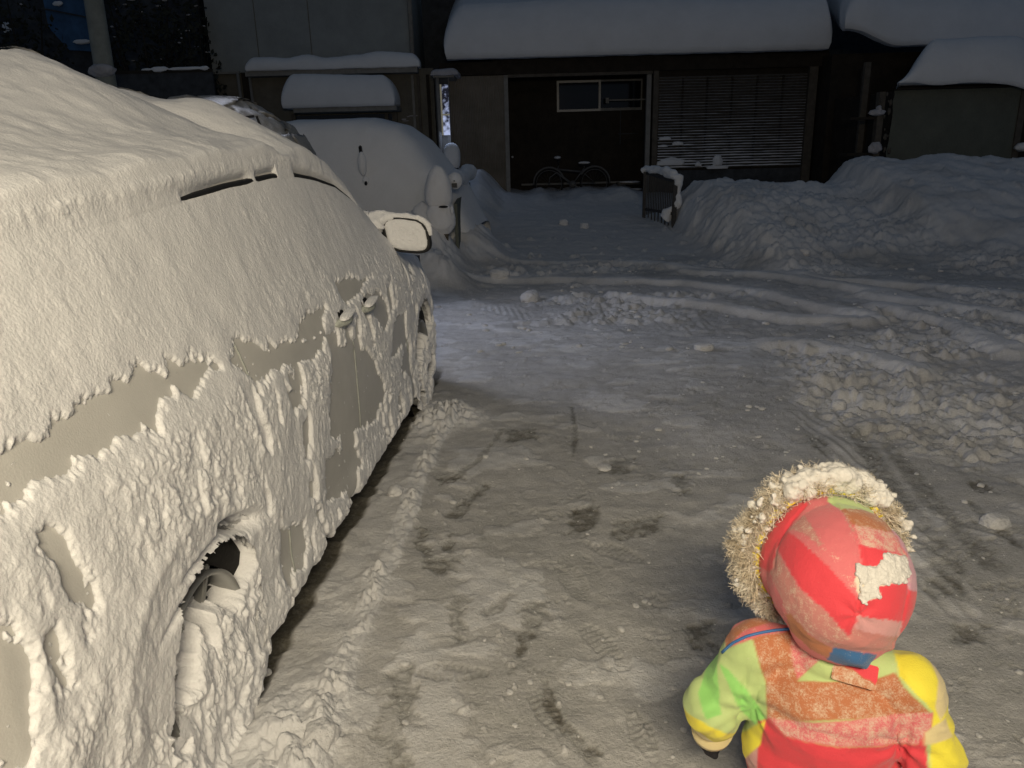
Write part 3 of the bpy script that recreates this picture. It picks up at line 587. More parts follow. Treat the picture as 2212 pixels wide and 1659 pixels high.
def wheel(s0, det):
    O = np.array([s0, -.115, .305]); root_o = None
    def L(V): return local_car(V)
    def lathe(prof, n=96):
        a = np.linspace(0, 2*math.pi, n, endpoint=False); R = np.array([p[0] for p in prof]); Wd = np.array([p[1] for p in prof])
        V = np.stack([np.outer(np.cos(a), R), np.outer(np.ones(n), Wd), np.outer(np.sin(a), R)], -1).reshape(-1, 3); m = len(prof)
        i, j = np.meshgrid(np.arange(n), np.arange(m-1), indexing='ij'); k = (i+1) % n
        return V, np.stack([i*m+j, k*m+j, k*m+j+1, i*m+j+1], -1).reshape(-1, 4)
    V, F = lathe([(.200, -.08), (.25, -.095), (.29, -.09), (.303, -.07), (.305, 0), (.303, .062), (.29, .082), (.255, .088), (.205, .078)])
    ty = link(mesh_np('wheel', L(V+O), F), 'wheel', RUBBER, CARROOT)
    V, F = lathe([(.197, .078), (.198, .104), (.192, .108), (.184, .098), (.186, .06), (.20, .0), (.20, -.07)]); own2(link(mesh_np('rim', L(V+O), F), 'rim', ALLOY), ty)
    b = MB()
    for k in range(7):
        a = k*2*math.pi/7+.25; p = L(np.array([[.04*math.cos(a), .062, .04*math.sin(a)], [.21*math.cos(a), .074, .21*math.sin(a)]])+O)
        b.beam(p[0], p[1], .028, .016, .004)
    p = L(np.array([[0, .03, 0], [0, .075, 0]])+O); b.tube([p[0], p[1]], .05, 24)
    own2(b.build('spokes', ALLOY), ty)
    b = MB(); p = L(np.array([[0, -.03, 0], [0, -.08, 0]])+O); b.tube([p[0], p[1]], .10, 32); own2(b.build('brake', DARKMET), ty)
    # snow packed over the wheel face, torn open along the upper rim
    n = 240 if det else 120; a = np.linspace(0, 2*math.pi, n*2); r = np.linspace(0, .345, n); A, R = np.meshgrid(a, r, indexing='ij')
    x = R*np.cos(A); z = R*np.sin(A)
    t = .026+.020*fbm(x*9, z*9, 4, 301+int(s0))+domes(x*20, z*12, 303, .8)*.022+.008*fbm((x+z*.1)*60, z*14, 3, 305)-.25*np.clip(R-.31, 0, 1)
    op = ss(.030, -.01, np.abs(R-.225)-.075+.022*fbm(x*24, z*15, 3, 307)-.02)*ss(.15, .40, np.sin(A-.05)+.25*vn(A*3, R*2, 308))
    op = np.maximum(op, ss(.016, .0, np.abs(x+.015)-.013+.006*fbm(x*9, z*20, 2, 309))*ss(.02, .07, z)*ss(.25, .2, z))
    op = np.maximum(op, ss(.016, .0, np.abs(x-.065-.2*z)-.010+.008*fbm(x*9, z*20, 2, 310))*ss(.05, .09, z)*ss(.25, .2, z))
    op = np.maximum(op, ss(.03, -.01, np.hypot((x-.035)/1.2, z-.155)-.030))
    op = np.maximum(op, ss(.04, -.02, np.hypot((x+.15), (z-.10)/1.5)-.052+.02*fbm(x*30, z*30, 3, 311)))
    op = np.maximum(op, ss(.04, -.02, np.hypot((x+.20), (z+.03)/1.5)-.022+.02*fbm(x*30, z*30, 3, 312)))
    if s0 > 1: op = np.maximum(op, ss(.06, .16, fbm(x*11, z*8, 4, 315))*ss(.31, .29, R))
    yy = .096+t*(1-op)-.085*op+.0*R
    V = L(np.stack([x, yy, z], -1).reshape(-1, 3)+O); mk = (op < .75)[:-1, :-1] & ((z+.305) > -.01)[:-1, :-1]
    F = grid_f(*x.shape, mk); V, F = prune(V, F); own2(link(mesh_np('packed_snow', V, F), 'packed_snow', SNOW), ty)
    # tread side packed too
    a = np.linspace(-1.2, 1.25, n); wv = np.linspace(-.09, .10, 40); A, Wd = np.meshgrid(a, wv, indexing='ij')
    R = .315+.018*fbm(A*6, Wd*30, 4, 320)+domes(A*14, Wd*40, 321, .8)*.012-.6*np.clip(np.abs(Wd)-.075, 0, 1)
    V = L(np.stack([R*np.cos(A), Wd, R*np.sin(A)], -1).reshape(-1, 3)+O); F = grid_f(*A.shape); own2(link(mesh_np('tread_snow', V, F), 'tread_snow', SNOW), ty)
wheel(.05, True); wheel(2.80, True)
for s0 in (0.0, 2.8):                                        # the far pair
    b = MB(); p = local_car(np.array([[s0, -1.62, .305], [s0, -1.44, .305]])); b.tube([p[0], p[1]], .30, 40); own2(b.build('wheel', RUBBER, None, True), CARROOT)
def mirror():
    C = np.array([2.33, .040, 1.035])
    def sup(a, b, n, pw=3.2):
        t = np.linspace(0, 2*math.pi, n, endpoint=False); c, s = np.cos(t), np.sin(t)
        return np.sign(c)*np.abs(c)**(2/pw)*a, np.sign(s)*np.abs(s)**(2/pw)*b
    n = 96; ws, zs = sup(.112, .085, n)
    skew = lambda w, z: (w-.012*z/.08, z+.10*w*0-.08*w)
    rings = []
    for sc, dp in ((.90, -.004), (1.0, -.006), (1.04, .008), (1.05, .03), (.98, .06), (.8, .085), (.5, .10), (.05, .105)):
        a, b = skew(ws*sc, zs*sc); rings.append(np.stack([np.full(n, dp), a, b], -1))
    V = np.concatenate(rings)+C; m = len(rings); i, j = np.meshgrid(np.arange(m-1), np.arange(n), indexing='ij'); k = (j+1) % n
    F = np.stack([i*n+j, i*n+k, (i+1)*n+k, (i+1)*n+j], -1).reshape(-1, 4)
    o = link(mesh_np('side_mirror', local_car(V), F), 'side_mirror', BLACK, CARROOT)
    # snow-plastered glass, slightly proud of the rim
    R = np.linspace(0, 1, 40); T = np.arange(n+1) % n
    V = []; 
    for r in R:
        a, b = skew(ws[T]*.925*r, zs[T]*.925*r); V.append(np.stack([-.012*(1-r**6)-.0035*fbm(a*60, b*60, 3, 331)-.002*fbm(a*200, b*200, 2, 332), a+.003, b+.004], -1))
    V = np.array(V); F = grid_f(*V.shape[:2]); own2(link(mesh_np('mirror_glass_snow', local_car(V.reshape(-1, 3)+C), F), 'mirror_glass_snow', SNOW), o)
    # arm and the snow saddle between mirror and door
    b = MB(); p = local_car(np.array([[2.36, -.10, .98], [2.36, .05, 1.0]])); b.beam(p[0], p[1], .05, .06, .01); own2(b.build('mirror_arm', BLACK), o)
    pts = [(-.20, .05, .075), (-.155, .065, .058), (-.125, .088, .040), (-.09, .093, .024), (-.04, .092, .018), (.02, .087, .016), (.06, .080, .017), (.09, .066, .018), (.108, .045, .019), (.117, .018, .016), (.119, -.005, .012)]
    V, F = snow_tube([tuple(local_car(np.array([[C[0]+.012, C[1]+p[0], C[2]+p[1]]]))[0]) for p in pts], [p[2] for p in pts], .22, 35, 3, 8)
    own2(link(mesh_np('mirror_snow', V, F), 'mirror_snow', SNOW), o)
mirror()

# ------------------------------------------------------------------ second car, a boxy one across the yard, smooth under deep snow
def far_car():
    rt = root('snowed_in_van', (-1.98, 10.75, 0), 'small boxy van buried in smooth deep snow across the yard, its mirror just showing', 'van')
    # own frame: X forward (to the right of the picture), Y across
    S = np.linspace(-2.1, 1.50, 190); prof_s = [-2.1, -2.0, -1.7, -.6, .3, .62, .85, 1.08, 1.25, 1.45, 1.6, 1.75]; prof_z = [1.25, 1.50, 1.62, 1.67, 1.65, 1.58, 1.40, 1.10, .93, .50, .25, .14]
    top = np.interp(S, prof_s, prof_z); nv = 110; th = np.linspace(0, math.pi, nv)
    A, T = np.meshgrid(S, th, indexing='ij'); H = top[:, None]
    e = 5.0; c = np.cos(T); s = np.sin(T)
    half = .76*np.interp(S, [-2.1, -1.95, -1.7, .9, 1.25, 1.75], [.55, .9, 1, 1, .95, .7])[:, None]
    yy = np.sign(c)*np.abs(c)**(2/e)*half; zz = np.abs(s)**(2/3.6)*(H-.12)+.12
    tuck = ss(.8, 1.5, zz)*.10; yy = yy*(1-tuck)
    yy = yy+.02*fbm(A*2, zz*2, 4, 401); zz = zz+.04*ss(.8, 1.2, zz)*fbm(A*1.6, yy*1.6, 3, 402)
    ang = math.radians(-9); ca, sa = math.cos(ang), math.sin(ang)
    V = np.stack([A*ca-yy*sa, A*sa+yy*ca, zz], -1).reshape(-1, 3)
    F = grid_f(*A.shape)
    own2(link(mesh_np('snow_cover', V, F), 'snow_cover', SNOWFAR), rt)
    rt.scale = (1.1, 1.1, 1.09)
    def P(x, y, z): return Vector((x*ca-y*sa, x*sa+y*ca, z))
    b = MB(); b.box((-1.75, -.60, .3), (.70, .60, 1.0), .05); own2(b.build('body', PAINT), rt)
    for x in (-1.35, .30):
        for y in (-.70, .70):
            b = MB(); b.tube([P(x, y-.09, .27), P(x, y+.09, .27)], .27, 32); own2(b.build('wheel', RUBBER, None, True), rt)
    b = MB(); b.beam(P(.30, -.74, 1.26), P(.30, -.76, 1.36), .03, .05, .01); own2(b.build('side_mirror', BLACK), rt)
    parts = [blob(P(.31, -.76, 1.16), (.05, .05, .13), 4, .12, 2, 3), blob(P(.33, -.74, .98), (.04, .03, .05), 3, .15, 2, 4)]
    for q, (V, F) in enumerate(parts): own2(link(mesh_np('mirror_snow', V, F), 'mirror_snow', SNOWFAR), rt)
    for (x, z, rr) in ((.34, .95, .015), (.30, .56, .035), (.28, .44, .04), (.33, .62, .02)):
        V, F = blob(P(x, -.775, z), (rr, .03, rr*1.5), 3, .3, 2, int(z*50)); own2(link(mesh_np('bare_spot', V, F), 'bare_spot', BLACK), rt)
far_car()

# ------------------------------------------------------------------ crusted bundle behind the first car's roof
def bundle():
    p0 = at(480, 222, 7.4); p1 = at(655, 305, 7.4)
    rt = root('covered_bundle', (-2.55, 7.6, 0), 'bundle under a creased cover crusted with grey snow, between the two cars', 'covered load')
    V, F = ico(6); V = V.copy(); V = np.sign(V)*np.abs(V)**.55; V = V/np.abs(V).max(0)
    V = V*np.array([.80, .55, .98])+np.array([-.06, 0, .98])
    k = V[:, 2] > .9; V[:, 0] -= np.where(V[:, 0] > .2, .20*ss(1.3, 1.95, V[:, 2]), 0)
    n1 = np.abs(fbm3(V*2.6, 4, 411)); n2 = fbm3(V*6, 4, 412)
    crease = ss(.10, .0, n1)
    V = V+np.stack([np.sign(V[:, 0]+.08)*(-.06*crease+.03*n2), np.sign(V[:, 1])*(-.07*crease+.03*n2), .03*n2-.03*crease*(V[:, 2] > 1.7)], -1)
    V[:, 2] = np.where(V[:, 2] > 1.6, V[:, 2]-.06*(V[:, 0]+.5), V[:, 2])
    me = mesh_np('cover', V, F); attr(me, 'dirt_shade', np.clip(.55+.5*crease*ss(1.86, 1.7, V[:, 2])+.1*n2, .38, 1)); own2(link(me, 'cover', GROUND), rt)
    b = MB(); b.beam((.38, -.54, 1.74), (.08, -.57, 1.70), .025, .02).beam((.40, -.54, 1.74), (.50, -.50, 1.35), .025, .02).beam((.08, -.57, 1.70), (-.02, -.56, 1.82), .02, .02).beam((.10, -.57, 1.70), (.02, -.57, 1.55), .02, .02)
    own2(b.build('strap', BLACK), rt)
bundle()

# ------------------------------------------------------------------ colours of the buildings
WALLBLUE = mat('painted_siding', (.27, .29, .29), .8, .12, 2.5, .004, 30)
WALLOLIVE = mat('olive_render', (.15, .14, .115), .85, .18, 4, .006, 40)
TRIM = mat('weathered_trim', (.24, .235, .22), .75, .15, 12)
ALU = mat('aluminium', (.42, .41, .39), .5, .1, 20, metal=.2)
CORR = mat('corrugated_sheet', (.17, .155, .13), .7, .2, 3, .002, 60, col2=(.24, .22, .19))
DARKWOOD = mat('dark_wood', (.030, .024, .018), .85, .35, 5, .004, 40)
POST = mat('post_wood', (.10, .088, .072), .8, .25, 10)
GLASS = mat('dark_glass', (.008, .010, .016), .08, spec=.6)
BLINDM = mat('shutter_slat', (.07, .064, .056), .7, .3, 14)
GREENW = mat('grey_green_wall', (.115, .125, .105), .9, .15, 3, .008, 35, col2=(.15, .16, .135))
BARK = mat('bark', (.035, .030, .026), .9, .4, 12, .01, 40)
LEAF = mat('leaf', (.030, .034, .026), .8, .4, 8)
BLUEW = mat('blue_sheet', (.045, .11, .22), .55, .35, 3, .003, 20)
DARKSIDE = mat('dark_siding', (.05, .055, .062), .8, .4, 5, .01, 18)
def wbox(b, x0, x1, ytop, ybot, Y, thick=.05, bev=0.0):
    """a board whose front face fills this stretch of the facade at distance Y"""
    a = at(x0, ybot, Y); c = at(x1, ytop, Y); b.box((a.x, Y, min(a.z, c.z)), (c.x, Y+thick, max(a.z, c.z)), bev); return b

# ------------------------------------------------------------------ the open shed
def shed():
    Yf = 16.5; zt = 3.02
    rt = root('shed', (2.6, Yf, 0), 'dark open-fronted shed with a slatted panel and a thick slab of snow on its roof', 'shed')
    def add(b, nm, m, sm=False): return own(b.build(nm, m, None, sm), rt)
    xl = at(968, 300, Yf).x; x1 = at(1090, 250, Yf).x; xo = at(1099, 250, Yf).x; xr = at(1394, 300, Yf).x; xp = at(1418, 300, Yf).x; xe = at(1738, 250, Yf).x
    # corrugated siding, real folds
    n = 34; xs = np.linspace(xl, x1, n*6+1); prof = np.where((np.arange(len(xs)) % 6) < 3, 0, -.022)
    zs = np.array([.2, 1.10, 1.11, 1.62, 1.63, zt-.25]); off = np.array([0, 0, -.012, -.012, -.02, -.02])
    Xg, Zg = np.meshgrid(xs, zs, indexing='ij'); Yg = Yf+prof[:, None]+off[None, :]
    add_o = link(mesh_np('corrugated_wall', np.stack([Xg, Yg, Zg], -1).reshape(-1, 3), grid_f(*Xg.shape), False), 'corrugated_wall', CORR); own(add_o, rt)
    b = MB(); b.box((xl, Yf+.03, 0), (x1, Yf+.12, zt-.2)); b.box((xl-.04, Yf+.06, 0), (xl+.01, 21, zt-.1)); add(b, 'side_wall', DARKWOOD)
    b = MB(); b.box((x1, Yf-.06, .1), (xo, Yf+.10, zt-.25)); add(b, 'door_post', TRIM)
    b = MB(); b.box((xr, Yf-.03, .1), (xr+.09, Yf+.08, zt-.28)); add(b, 'door_post', TRIM)
    b = MB(); b.box((xp-.10, Yf-.07, .1), (xp, Yf+.09, zt-.1)); add(b, 'corner_post', POST)
    b = MB(); b.box((xe, Yf-.09, .1), (xe+.17, Yf+.1, zt-.1)); add(b, 'corner_post', POST)
    b = MB(); b.box((xl-.1, Yf-.12, zt-.24), (xe+.35, Yf-.02, zt)); add(b, 'fascia', DARKWOOD)
    b = MB(); b.box((xo, Yf-.10, zt-.30), (xr+.1, Yf-.0, zt-.243)); add(b, 'door_head', POST)
    # inner wall with window
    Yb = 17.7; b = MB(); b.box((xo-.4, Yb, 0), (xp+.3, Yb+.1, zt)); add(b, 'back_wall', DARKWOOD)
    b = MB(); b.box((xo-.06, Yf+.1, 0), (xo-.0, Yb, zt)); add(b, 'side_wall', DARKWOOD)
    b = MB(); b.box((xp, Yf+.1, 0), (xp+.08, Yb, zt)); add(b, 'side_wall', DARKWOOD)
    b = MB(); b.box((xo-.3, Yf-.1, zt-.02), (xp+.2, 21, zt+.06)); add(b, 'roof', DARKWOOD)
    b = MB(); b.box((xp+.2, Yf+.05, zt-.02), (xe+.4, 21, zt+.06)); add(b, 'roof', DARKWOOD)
    a = at(1203, 242, Yb-.03); c = at(1388, 170, Yb-.03); m1 = at(1293, 200, Yb-.03).x; f = .045
    b = MB(); 
    b.box((a.x, Yb-.05, a.z), (a.x+f, Yb-.003, c.z)); b.box((a.x+f, Yb-.05, c.z-f), (m1, Yb-.003, c.z)); b.box((a.x+f, Yb-.05, a.z), (m1, Yb-.003, a.z+f)); b.box((m1, Yb-.055, a.z), (m1+f, Yb-.003, c.z))
    wf = add(b, 'window_frame', ALU)
    b = MB(); b.box((m1+f, Yb-.04, c.z-f*.8), (c.x-f*.6, Yb-.003, c.z)); add(b, 'window_frame', TRIM); b = MB(); b.box((m1+f, Yb-.04, a.z), (c.x-f*.6, Yb-.003, a.z+f*1.2)); b.box((c.x-f*.6, Yb-.04, a.z), (c.x, Yb-.003, c.z)); add(b, 'window_frame', TRIM)
    b = MB(); b.box((a.x+f, Yb-.02, a.z+f), (c.x-f, Yb-.005, c.z-f)); add(b, 'window_pane', GLASS)
    zb = at(1340, 216, Yb-.2).z; b = MB(); b.box((m1+.15, Yb-.22, zb-.015), (c.x+.1, Yb-.19, zb+.015)); b.box((m1+.13, Yb-.24, zb-.06), (m1+.2, Yb-.17, zb+.05)); add(b, 'rail', TRIM)
    z0 = at(1240, 396, Yb-.1).z; b = MB(); b.box((xo+.25, Yb-.12, z0-.02), (xr-.05, Yb-.003, z0+.02)); add(b, 'skirting_board', TRIM)
    q = at(1385, 288, Yb-.1); b = MB(); b.box((at(1335, 290, Yb).x, Yb-.03, q.z-.01), (q.x-.06, Yb-.003, q.z+.01)); b.box((at(1378, 290, Yb).x-.4, Yb-.028, q.z-.22), (at(1378, 290, Yb).x-.38, Yb-.003, q.z+.5)); add(b, 'batten', DARKSIDE)
    q = at(1107, 339, Yf); b = MB(); b.tube([(q.x, Yf-.09, q.z), (q.x, Yf-.03, q.z)], .022, 16); add(b, 'door_knob', ALU, True)
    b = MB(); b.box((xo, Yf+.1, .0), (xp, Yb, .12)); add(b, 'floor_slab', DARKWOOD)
    # slatted panel
    zT = at(1580, 165, Yf).z; zB = at(1580, 362, Yf).z; N = 33; fr = []
    b = MB(); b.box((xp, Yf+.05, .1), (xe, Yf+.12, zt-.1)); add(b, 'panel_back', DARKWOOD)
    zs = np.linspace(zB+.03, zT, N)
    b = MB()
    for z in zs: 
        r = b.beam((xp+.01, Yf-.005, z), (xe-.01, Yf-.005, z), .006, .05)
    sl = add(b, 'slats', BLINDM)
    b = MB()
    for px in (1472, 1524, 1577, 1630, 1685): x = at(px, 260, Yf).x; b.box((x-.018, Yf-.035, zB-.02), (x+.018, Yf-.008+.03, zT))
    add(b, 'mullions', DARKWOOD)
    # snow lying along the slats, thicker toward the bottom left
    parts = []
    for i, z in enumerate(zs):
        f = 1-i/N; xs = np.linspace(xp+.02, xe-.02, 150); tt = np.linspace(0, math.pi, 6); A, T = np.meshgrid(xs, tt, indexing='ij')
        th = (.004+.016*f**2)*(1+.8*fbm(A*3.1, A*0+i*3.3, 3, 501))*(f > .06)+.055*np.maximum(0, fbm(A*2.4, A*0+i*7.7, 3, 503)-.22)*ss(.55, .95, f)*ss(xp+2.2, xp, A)*2
        th = np.maximum(th, 0); V = np.stack([A, Yf-.035-.035*np.cos(T)*1.0, z+.004+np.sin(T)*th], -1).reshape(-1, 3); parts.append((V, grid_f(*A.shape)))
    V, F = merge(parts); own2_ = link(mesh_np('slat_snow', V, F), 'slat_snow', SNOWFAR); own(own2_, rt)
    for (px, py, wx, wz) in ((1450, 352, .26, .10), (1437, 300, .12, .05), (1550, 350, .10, .14), (1549, 362, .22, .05), (1508, 356, .07, .06), (1464, 311, .12, .05), (1432, 316, .10, .035)):
        p = at(px, py, Yf-.06); V, F = blob((p.x, Yf-.06, p.z), (wx, .05, wz), 4, .35, 2.2, px); V[:, 2] = np.maximum(V[:, 2], p.z-wz*.45); o = link(mesh_np('snow_clump', V, F), 'snow_clump', SNOWFAR); own(o, rt)
    b = MB(); b.box((xp, Yf-.02, .1), (xe, Yf+.04, zB-.03)); add(b, 'base_boards', DARKSIDE)
    # roof load
    eL = at(965, 130, 15.85).x; eR = at(1790, 105, 15.85).x
    def low(X, Y): return 3.035+np.maximum(0, Y-16.1)*.30
    def top(X, Y): return .98+.10*ss(16, 19, Y)+.03*np.sin(X*.9)+.0*X
    V, F = slab(eL, eR, 15.85, 22.0, 0, top, .36, 5, .055, .030, .08, lower=low, rx1=.06); V[:, 0] += np.where(V[:, 0] > 2, .55*ss(eR-.5, eR-.02, V[:, 0])*ss(3.2, 3.9, V[:, 2])*0, 0); own(link(mesh_np('roof_snow', V, F), 'roof_snow', SNOWFAR), rt)
    return xe, eR
XE, ER = shed()
def back_house():
    """what closes the view above and behind the shed"""
    rt = root('house', (2, 24, 0), 'dark house rising behind the snow-laden shed roof', 'house')
    b = MB(); b.box((-1.5, 24, 0), (14, 30, 5.2)); own(b.build('wall', DARKSIDE), rt)
    V, F = slab(-1.8, 14.5, 23.4, 31, 5.2, .7, .5, 9, .12, .04); own(link(mesh_np('roof_snow', V, F), 'roof_snow', SNOWFAR), rt)

# ------------------------------------------------------------------ left house with snow-topped awning
def left_house():
    Yw = 16.2; rt = root('house', (-3.6, Yw, 0), 'two-storey house with pale upper siding and an awning heaped with snow, left of the shed', 'house')
    def add(b, nm, m, sm=False): return own(b.build(nm, m, None, sm), rt)
    xL = at(437, 0, Yw).x+.02; xR = at(885, 60, Yw).x; zl = at(700, 150, Yw).z; Z = zl-.02
    xl2 = at(455, 200, Yw).x
    b = MB(); b.box((xL, Yw, Z), (xR, Yw+3.0, 7.2)); o = add(b, 'upper_wall', WALLBLUE)
    b = MB(); b.box((xL+.02, Yw+.06, 0), (at(940, 250, Yw).x, Yw+3.0, Z)); add(b, 'lower_wall', WALLOLIVE)
    b = MB()
    for px in (552, 668): x = at(px, 60, Yw).x; b.box((x, Yw-.008, Z+.1), (x+.012, Yw+.01, 7))
    add(b, 'siding_joint', WALLOLIVE)
    b = MB(); b.tube([(xR+.03, Yw-.06, Z+.25), (xR+.03, Yw-.06, 7)], .045, 14); o = add(b, 'drainpipe', TRIM, True)
    b = MB(); b.box((at(540, 150, Yw).x, Yw-.34, Z-.10), (at(905, 150, Yw).x, Yw-.003, Z-.01)); add(b, 'ledge', TRIM)
    V, F = slab(at(538, 150, Yw-.2).x, at(908, 150, Yw-.2).x, Yw-.40, Yw-.002, Z-.01, lambda X, Y: .26+.05*vn(X*2.1, X*0, 515), .16, 12, .03, .03, .03); own(link(mesh_np('ledge_snow', V, F), 'ledge_snow', SNOWFAR), rt)
    b = MB(); b.box((xL, Yw-.06, Z-.02), (at(518, 150, Yw).x, Yw-.003, Z+.02)); add(b, 'string_course', TRIM)
    b = MB(); b.tube([(at(522, 200, Yw).x, Yw-.05, .3), (at(520, 200, Yw).x, Yw-.05, Z)], .03, 12); add(b, 'drainpipe', TRIM, True)
    b = MB(); b.tube([(at(547, 200, Yw).x, Yw-.05, .3), (at(545, 200, Yw).x, Yw-.05, Z-.1)], .03, 12); add(b, 'drainpipe', TRIM, True)
    b = MB(); b.box((at(526, 200, Yw).x, Yw-.01, .3), (at(542, 200, Yw).x, Yw+.05, Z)); add(b, 'dark_strip', DARKWOOD)  # flat dark strip set between the two drainpipes
    # awning
    za = at(750, 238, Yw-.5).z; ax0 = at(640, 238, Yw-.5).x; ax1 = at(860, 238, Yw-.5).x
    b = MB(); b.box((ax0, Yw-.72, za-.03), (ax1, Yw+.05, za+.05)); aw = add(b, 'awning', TRIM)
    V, F = slab(at(620, 230, Yw-.5).x, at(856, 230, Yw-.5).x, Yw-.80, Yw-.0, za+.05, lambda X, Y: .60-.07*(X-at(700, 230, Yw-.5).x)*.5, .24, 21, .03, .015, .045); o = link(mesh_np('awning_snow', V, F), 'awning_snow', SNOWFAR); own(o, rt)
    # window under it
    wx0 = at(640, 260, Yw).x; wx1 = at(848, 260, Yw).x; wz1 = za-.06
    b = MB(); b.box((wx0, Yw+.0, .8), (wx1, Yw+.055, wz1)); add(b, 'window_pane', GLASS)
    b = MB(); x = at(832, 260, Yw).x; b.box((x, Yw-.03, .8), (x+.07, Yw-.002, wz1)); b.box((wx1, Yw-.04, .8), (wx1+.10, Yw+.055, wz1+.03)); b.box((wx0-.08, Yw-.04, .8), (wx0, Yw+.055, wz1+.03)); add(b, 'window_frame', POST)
    # narrow corner boards and the bay with a lit window
    for px, wd, m in ((893, .05, TRIM), (905, .05, POST), (925, .06, DARKWOOD)):
        x = at(px, 260, Yw).x; b = MB(); b.box((x, Yw+.01, .5), (x+wd, Yw+.057, Z-.12)); add(b, 'corner_board', m)
    # stains of wind-blown snow on the wall
    for k in range(16):
        p = at(random.uniform(868, 892), random.uniform(245, 350), Yw); V, F = blob((p.x, Yw+.055, p.z), (random.uniform(.03, .10), .012, random.uniform(.008, .018)), 2, .4, 2, k); o = link(mesh_np('blown_snow', V, F), 'blown_snow', SNOWCRUST); own(o, rt)
    Yb = 15.6; rt2 = root('entrance_porch', (at(960, 300, Yb).x, Yb, 0), 'narrow entrance porch with a tall lit window, squeezed between the house and the shed', 'porch')
    def add2(b, nm, m, sm=False): return own(b.build(nm, m, None, sm), rt2)
    x0 = at(944, 280, Yb).x; x1 = at(984, 280, Yb).x; zt = at(960, 168, Yb).z; w0 = at(954, 230, Yb).x; w1 = at(965, 230, Yb).x; z0 = at(960, 292, Yb).z; z1 = at(960, 182, Yb).z
    b = MB(); b.box((x0, Yb, 0), (w0-.02, Yb+1.2, zt)); add2(b, 'side_wall', DARKSIDE)
    b = MB(); b.box((w1+.05, Yb, z0), (x1-.09, Yb+.1, zt)); b.box((w1+.05, Yb, 0), (x1-.16, Yb+.1, z0)); add2(b, 'side_wall', TRIM)
    b = MB(); b.box((w0-.02, Yb+.02, 0), (w1+.05, Yb+.1, z0)); add2(b, 'base_wall', TRIM)
    b = MB(); b.box((w0-.02, Yb+.0, z1), (w1+.05, Yb+.1, zt)); add2(b, 'lintel', DARKSIDE)
    b = MB(); b.box((w0-.018, Yb+.0, z0), (w0+.012, Yb+.03, z1)); b.box((w0+.012, Yb+.0, (z0+z1)/2-.1), (w1+.05, Yb+.02, (z0+z1)/2-.07)); add2(b, 'window_frame', mat('cream_frame_glow', (.5, .47, .36), .5, emit=((.8, .75, .55), .12)))  # cream frame also glows faintly itself, standing in for light from the pane
    em = bpy.data.materials.new('lit_glass'); em.use_nodes = True; nn = em.node_tree.nodes; ll = em.node_tree.links; bb = nn['Principled BSDF']; bb.inputs['Base Color'].default_value = (.02, .02, .03, 1)
    tc = nn.new('ShaderNodeTexCoord'); t = nn.new('ShaderNodeTexNoise'); t.inputs['Scale'].default_value = 14; t.inputs['Detail'].default_value = 5; ll.new(tc.outputs['Object'], t.inputs['Vector'])
    sp = nn.new('ShaderNodeSeparateXYZ'); ll.new(tc.outputs['Object'], sp.inputs[0]); mr = nn.new('ShaderNodeMapRange'); mr.inputs[1].default_value = z1-.3; mr.inputs[2].default_value = z0; mr.inputs[3].default_value = -.02; mr.inputs[4].default_value = .30; ll.new(sp.outputs[2], mr.inputs[0])
    ad = nn.new('ShaderNodeMath'); ad.operation = 'ADD'; ll.new(t.outputs[0], ad.inputs[0]); ll.new(mr.outputs[0], ad.inputs[1])
    cr = nn.new('ShaderNodeValToRGB'); cr.color_ramp.elements[0].position = .48; cr.color_ramp.elements[0].color = (.004, .005, .012, 1); cr.color_ramp.elements[1].position = .80; cr.color_ramp.elements[1].color = (.40, .46, .68, 1)
    ll.new(ad.outputs[0], cr.inputs[0]); ll.new(cr.outputs[0], bb.inputs['Emission Color']); bb.inputs['Emission Strength'].default_value = 1
    b = MB(); b.box((w0+.012, Yb+.03, z0), (w1+.04, Yb+.05, z1)); add2(b, 'window_pane', em)
    b = MB(); b.box((x0-.02, Yb-.10, zt), (x1+.02, Yb+1.2, zt+.04)); add2(b, 'roof', TRIM)
    V, F = slab(x0-.05, x1+.10, Yb-.20, Yb+1.2, zt+.04, .12, .10, 33, .03, .03, .02); own(link(mesh_np('roof_snow', V, F), 'roof_snow', SNOWCRUST), rt2)
    b = MB(); b.tube([(x0+.06, Yb-.05, .5), (x0+.06, Yb-.05, zt)], .035, 12); add2(b, 'drainpipe', TRIM, True)
    # dark gap above with icy gutter
    b = MB(); b.box((xR+.1, Yw+1.6, 0), (at(992, 60, Yw+1.6).x, Yw+1.7, 9)); o = add(b, 'rear_wall', DARKSIDE)
    p = at(972, 342, 15.0); V, F = blob((p.x+.03, 15.15, p.z+.02), (.16, .16, .25), 5, .06, 1.5, 3, pw=.8)
    s_ = root('snow_capped_barrel', (p.x, 15.15, 0), 'rounded cap of snow on a dark barrel, lit bluish by the porch window', 'barrel')
    own(link(mesh_np('snow_cap', V, F), 'snow_cap', SNOWFAR), s_)
    b = MB(); b.tube([(p.x, 15.15, .1), (p.x, 15.15, p.z-.08)], [.15, .14], 20); own(b.build('barrel_body', BLACK, None, True), s_)
left_house()
lit = lamp('porch_window_light', 'AREA', tuple(at(968, 270, 15.35)), 1.6, (.55, .68, 1.0), size=.3); aim(lit, at(972, 342, 15.0))

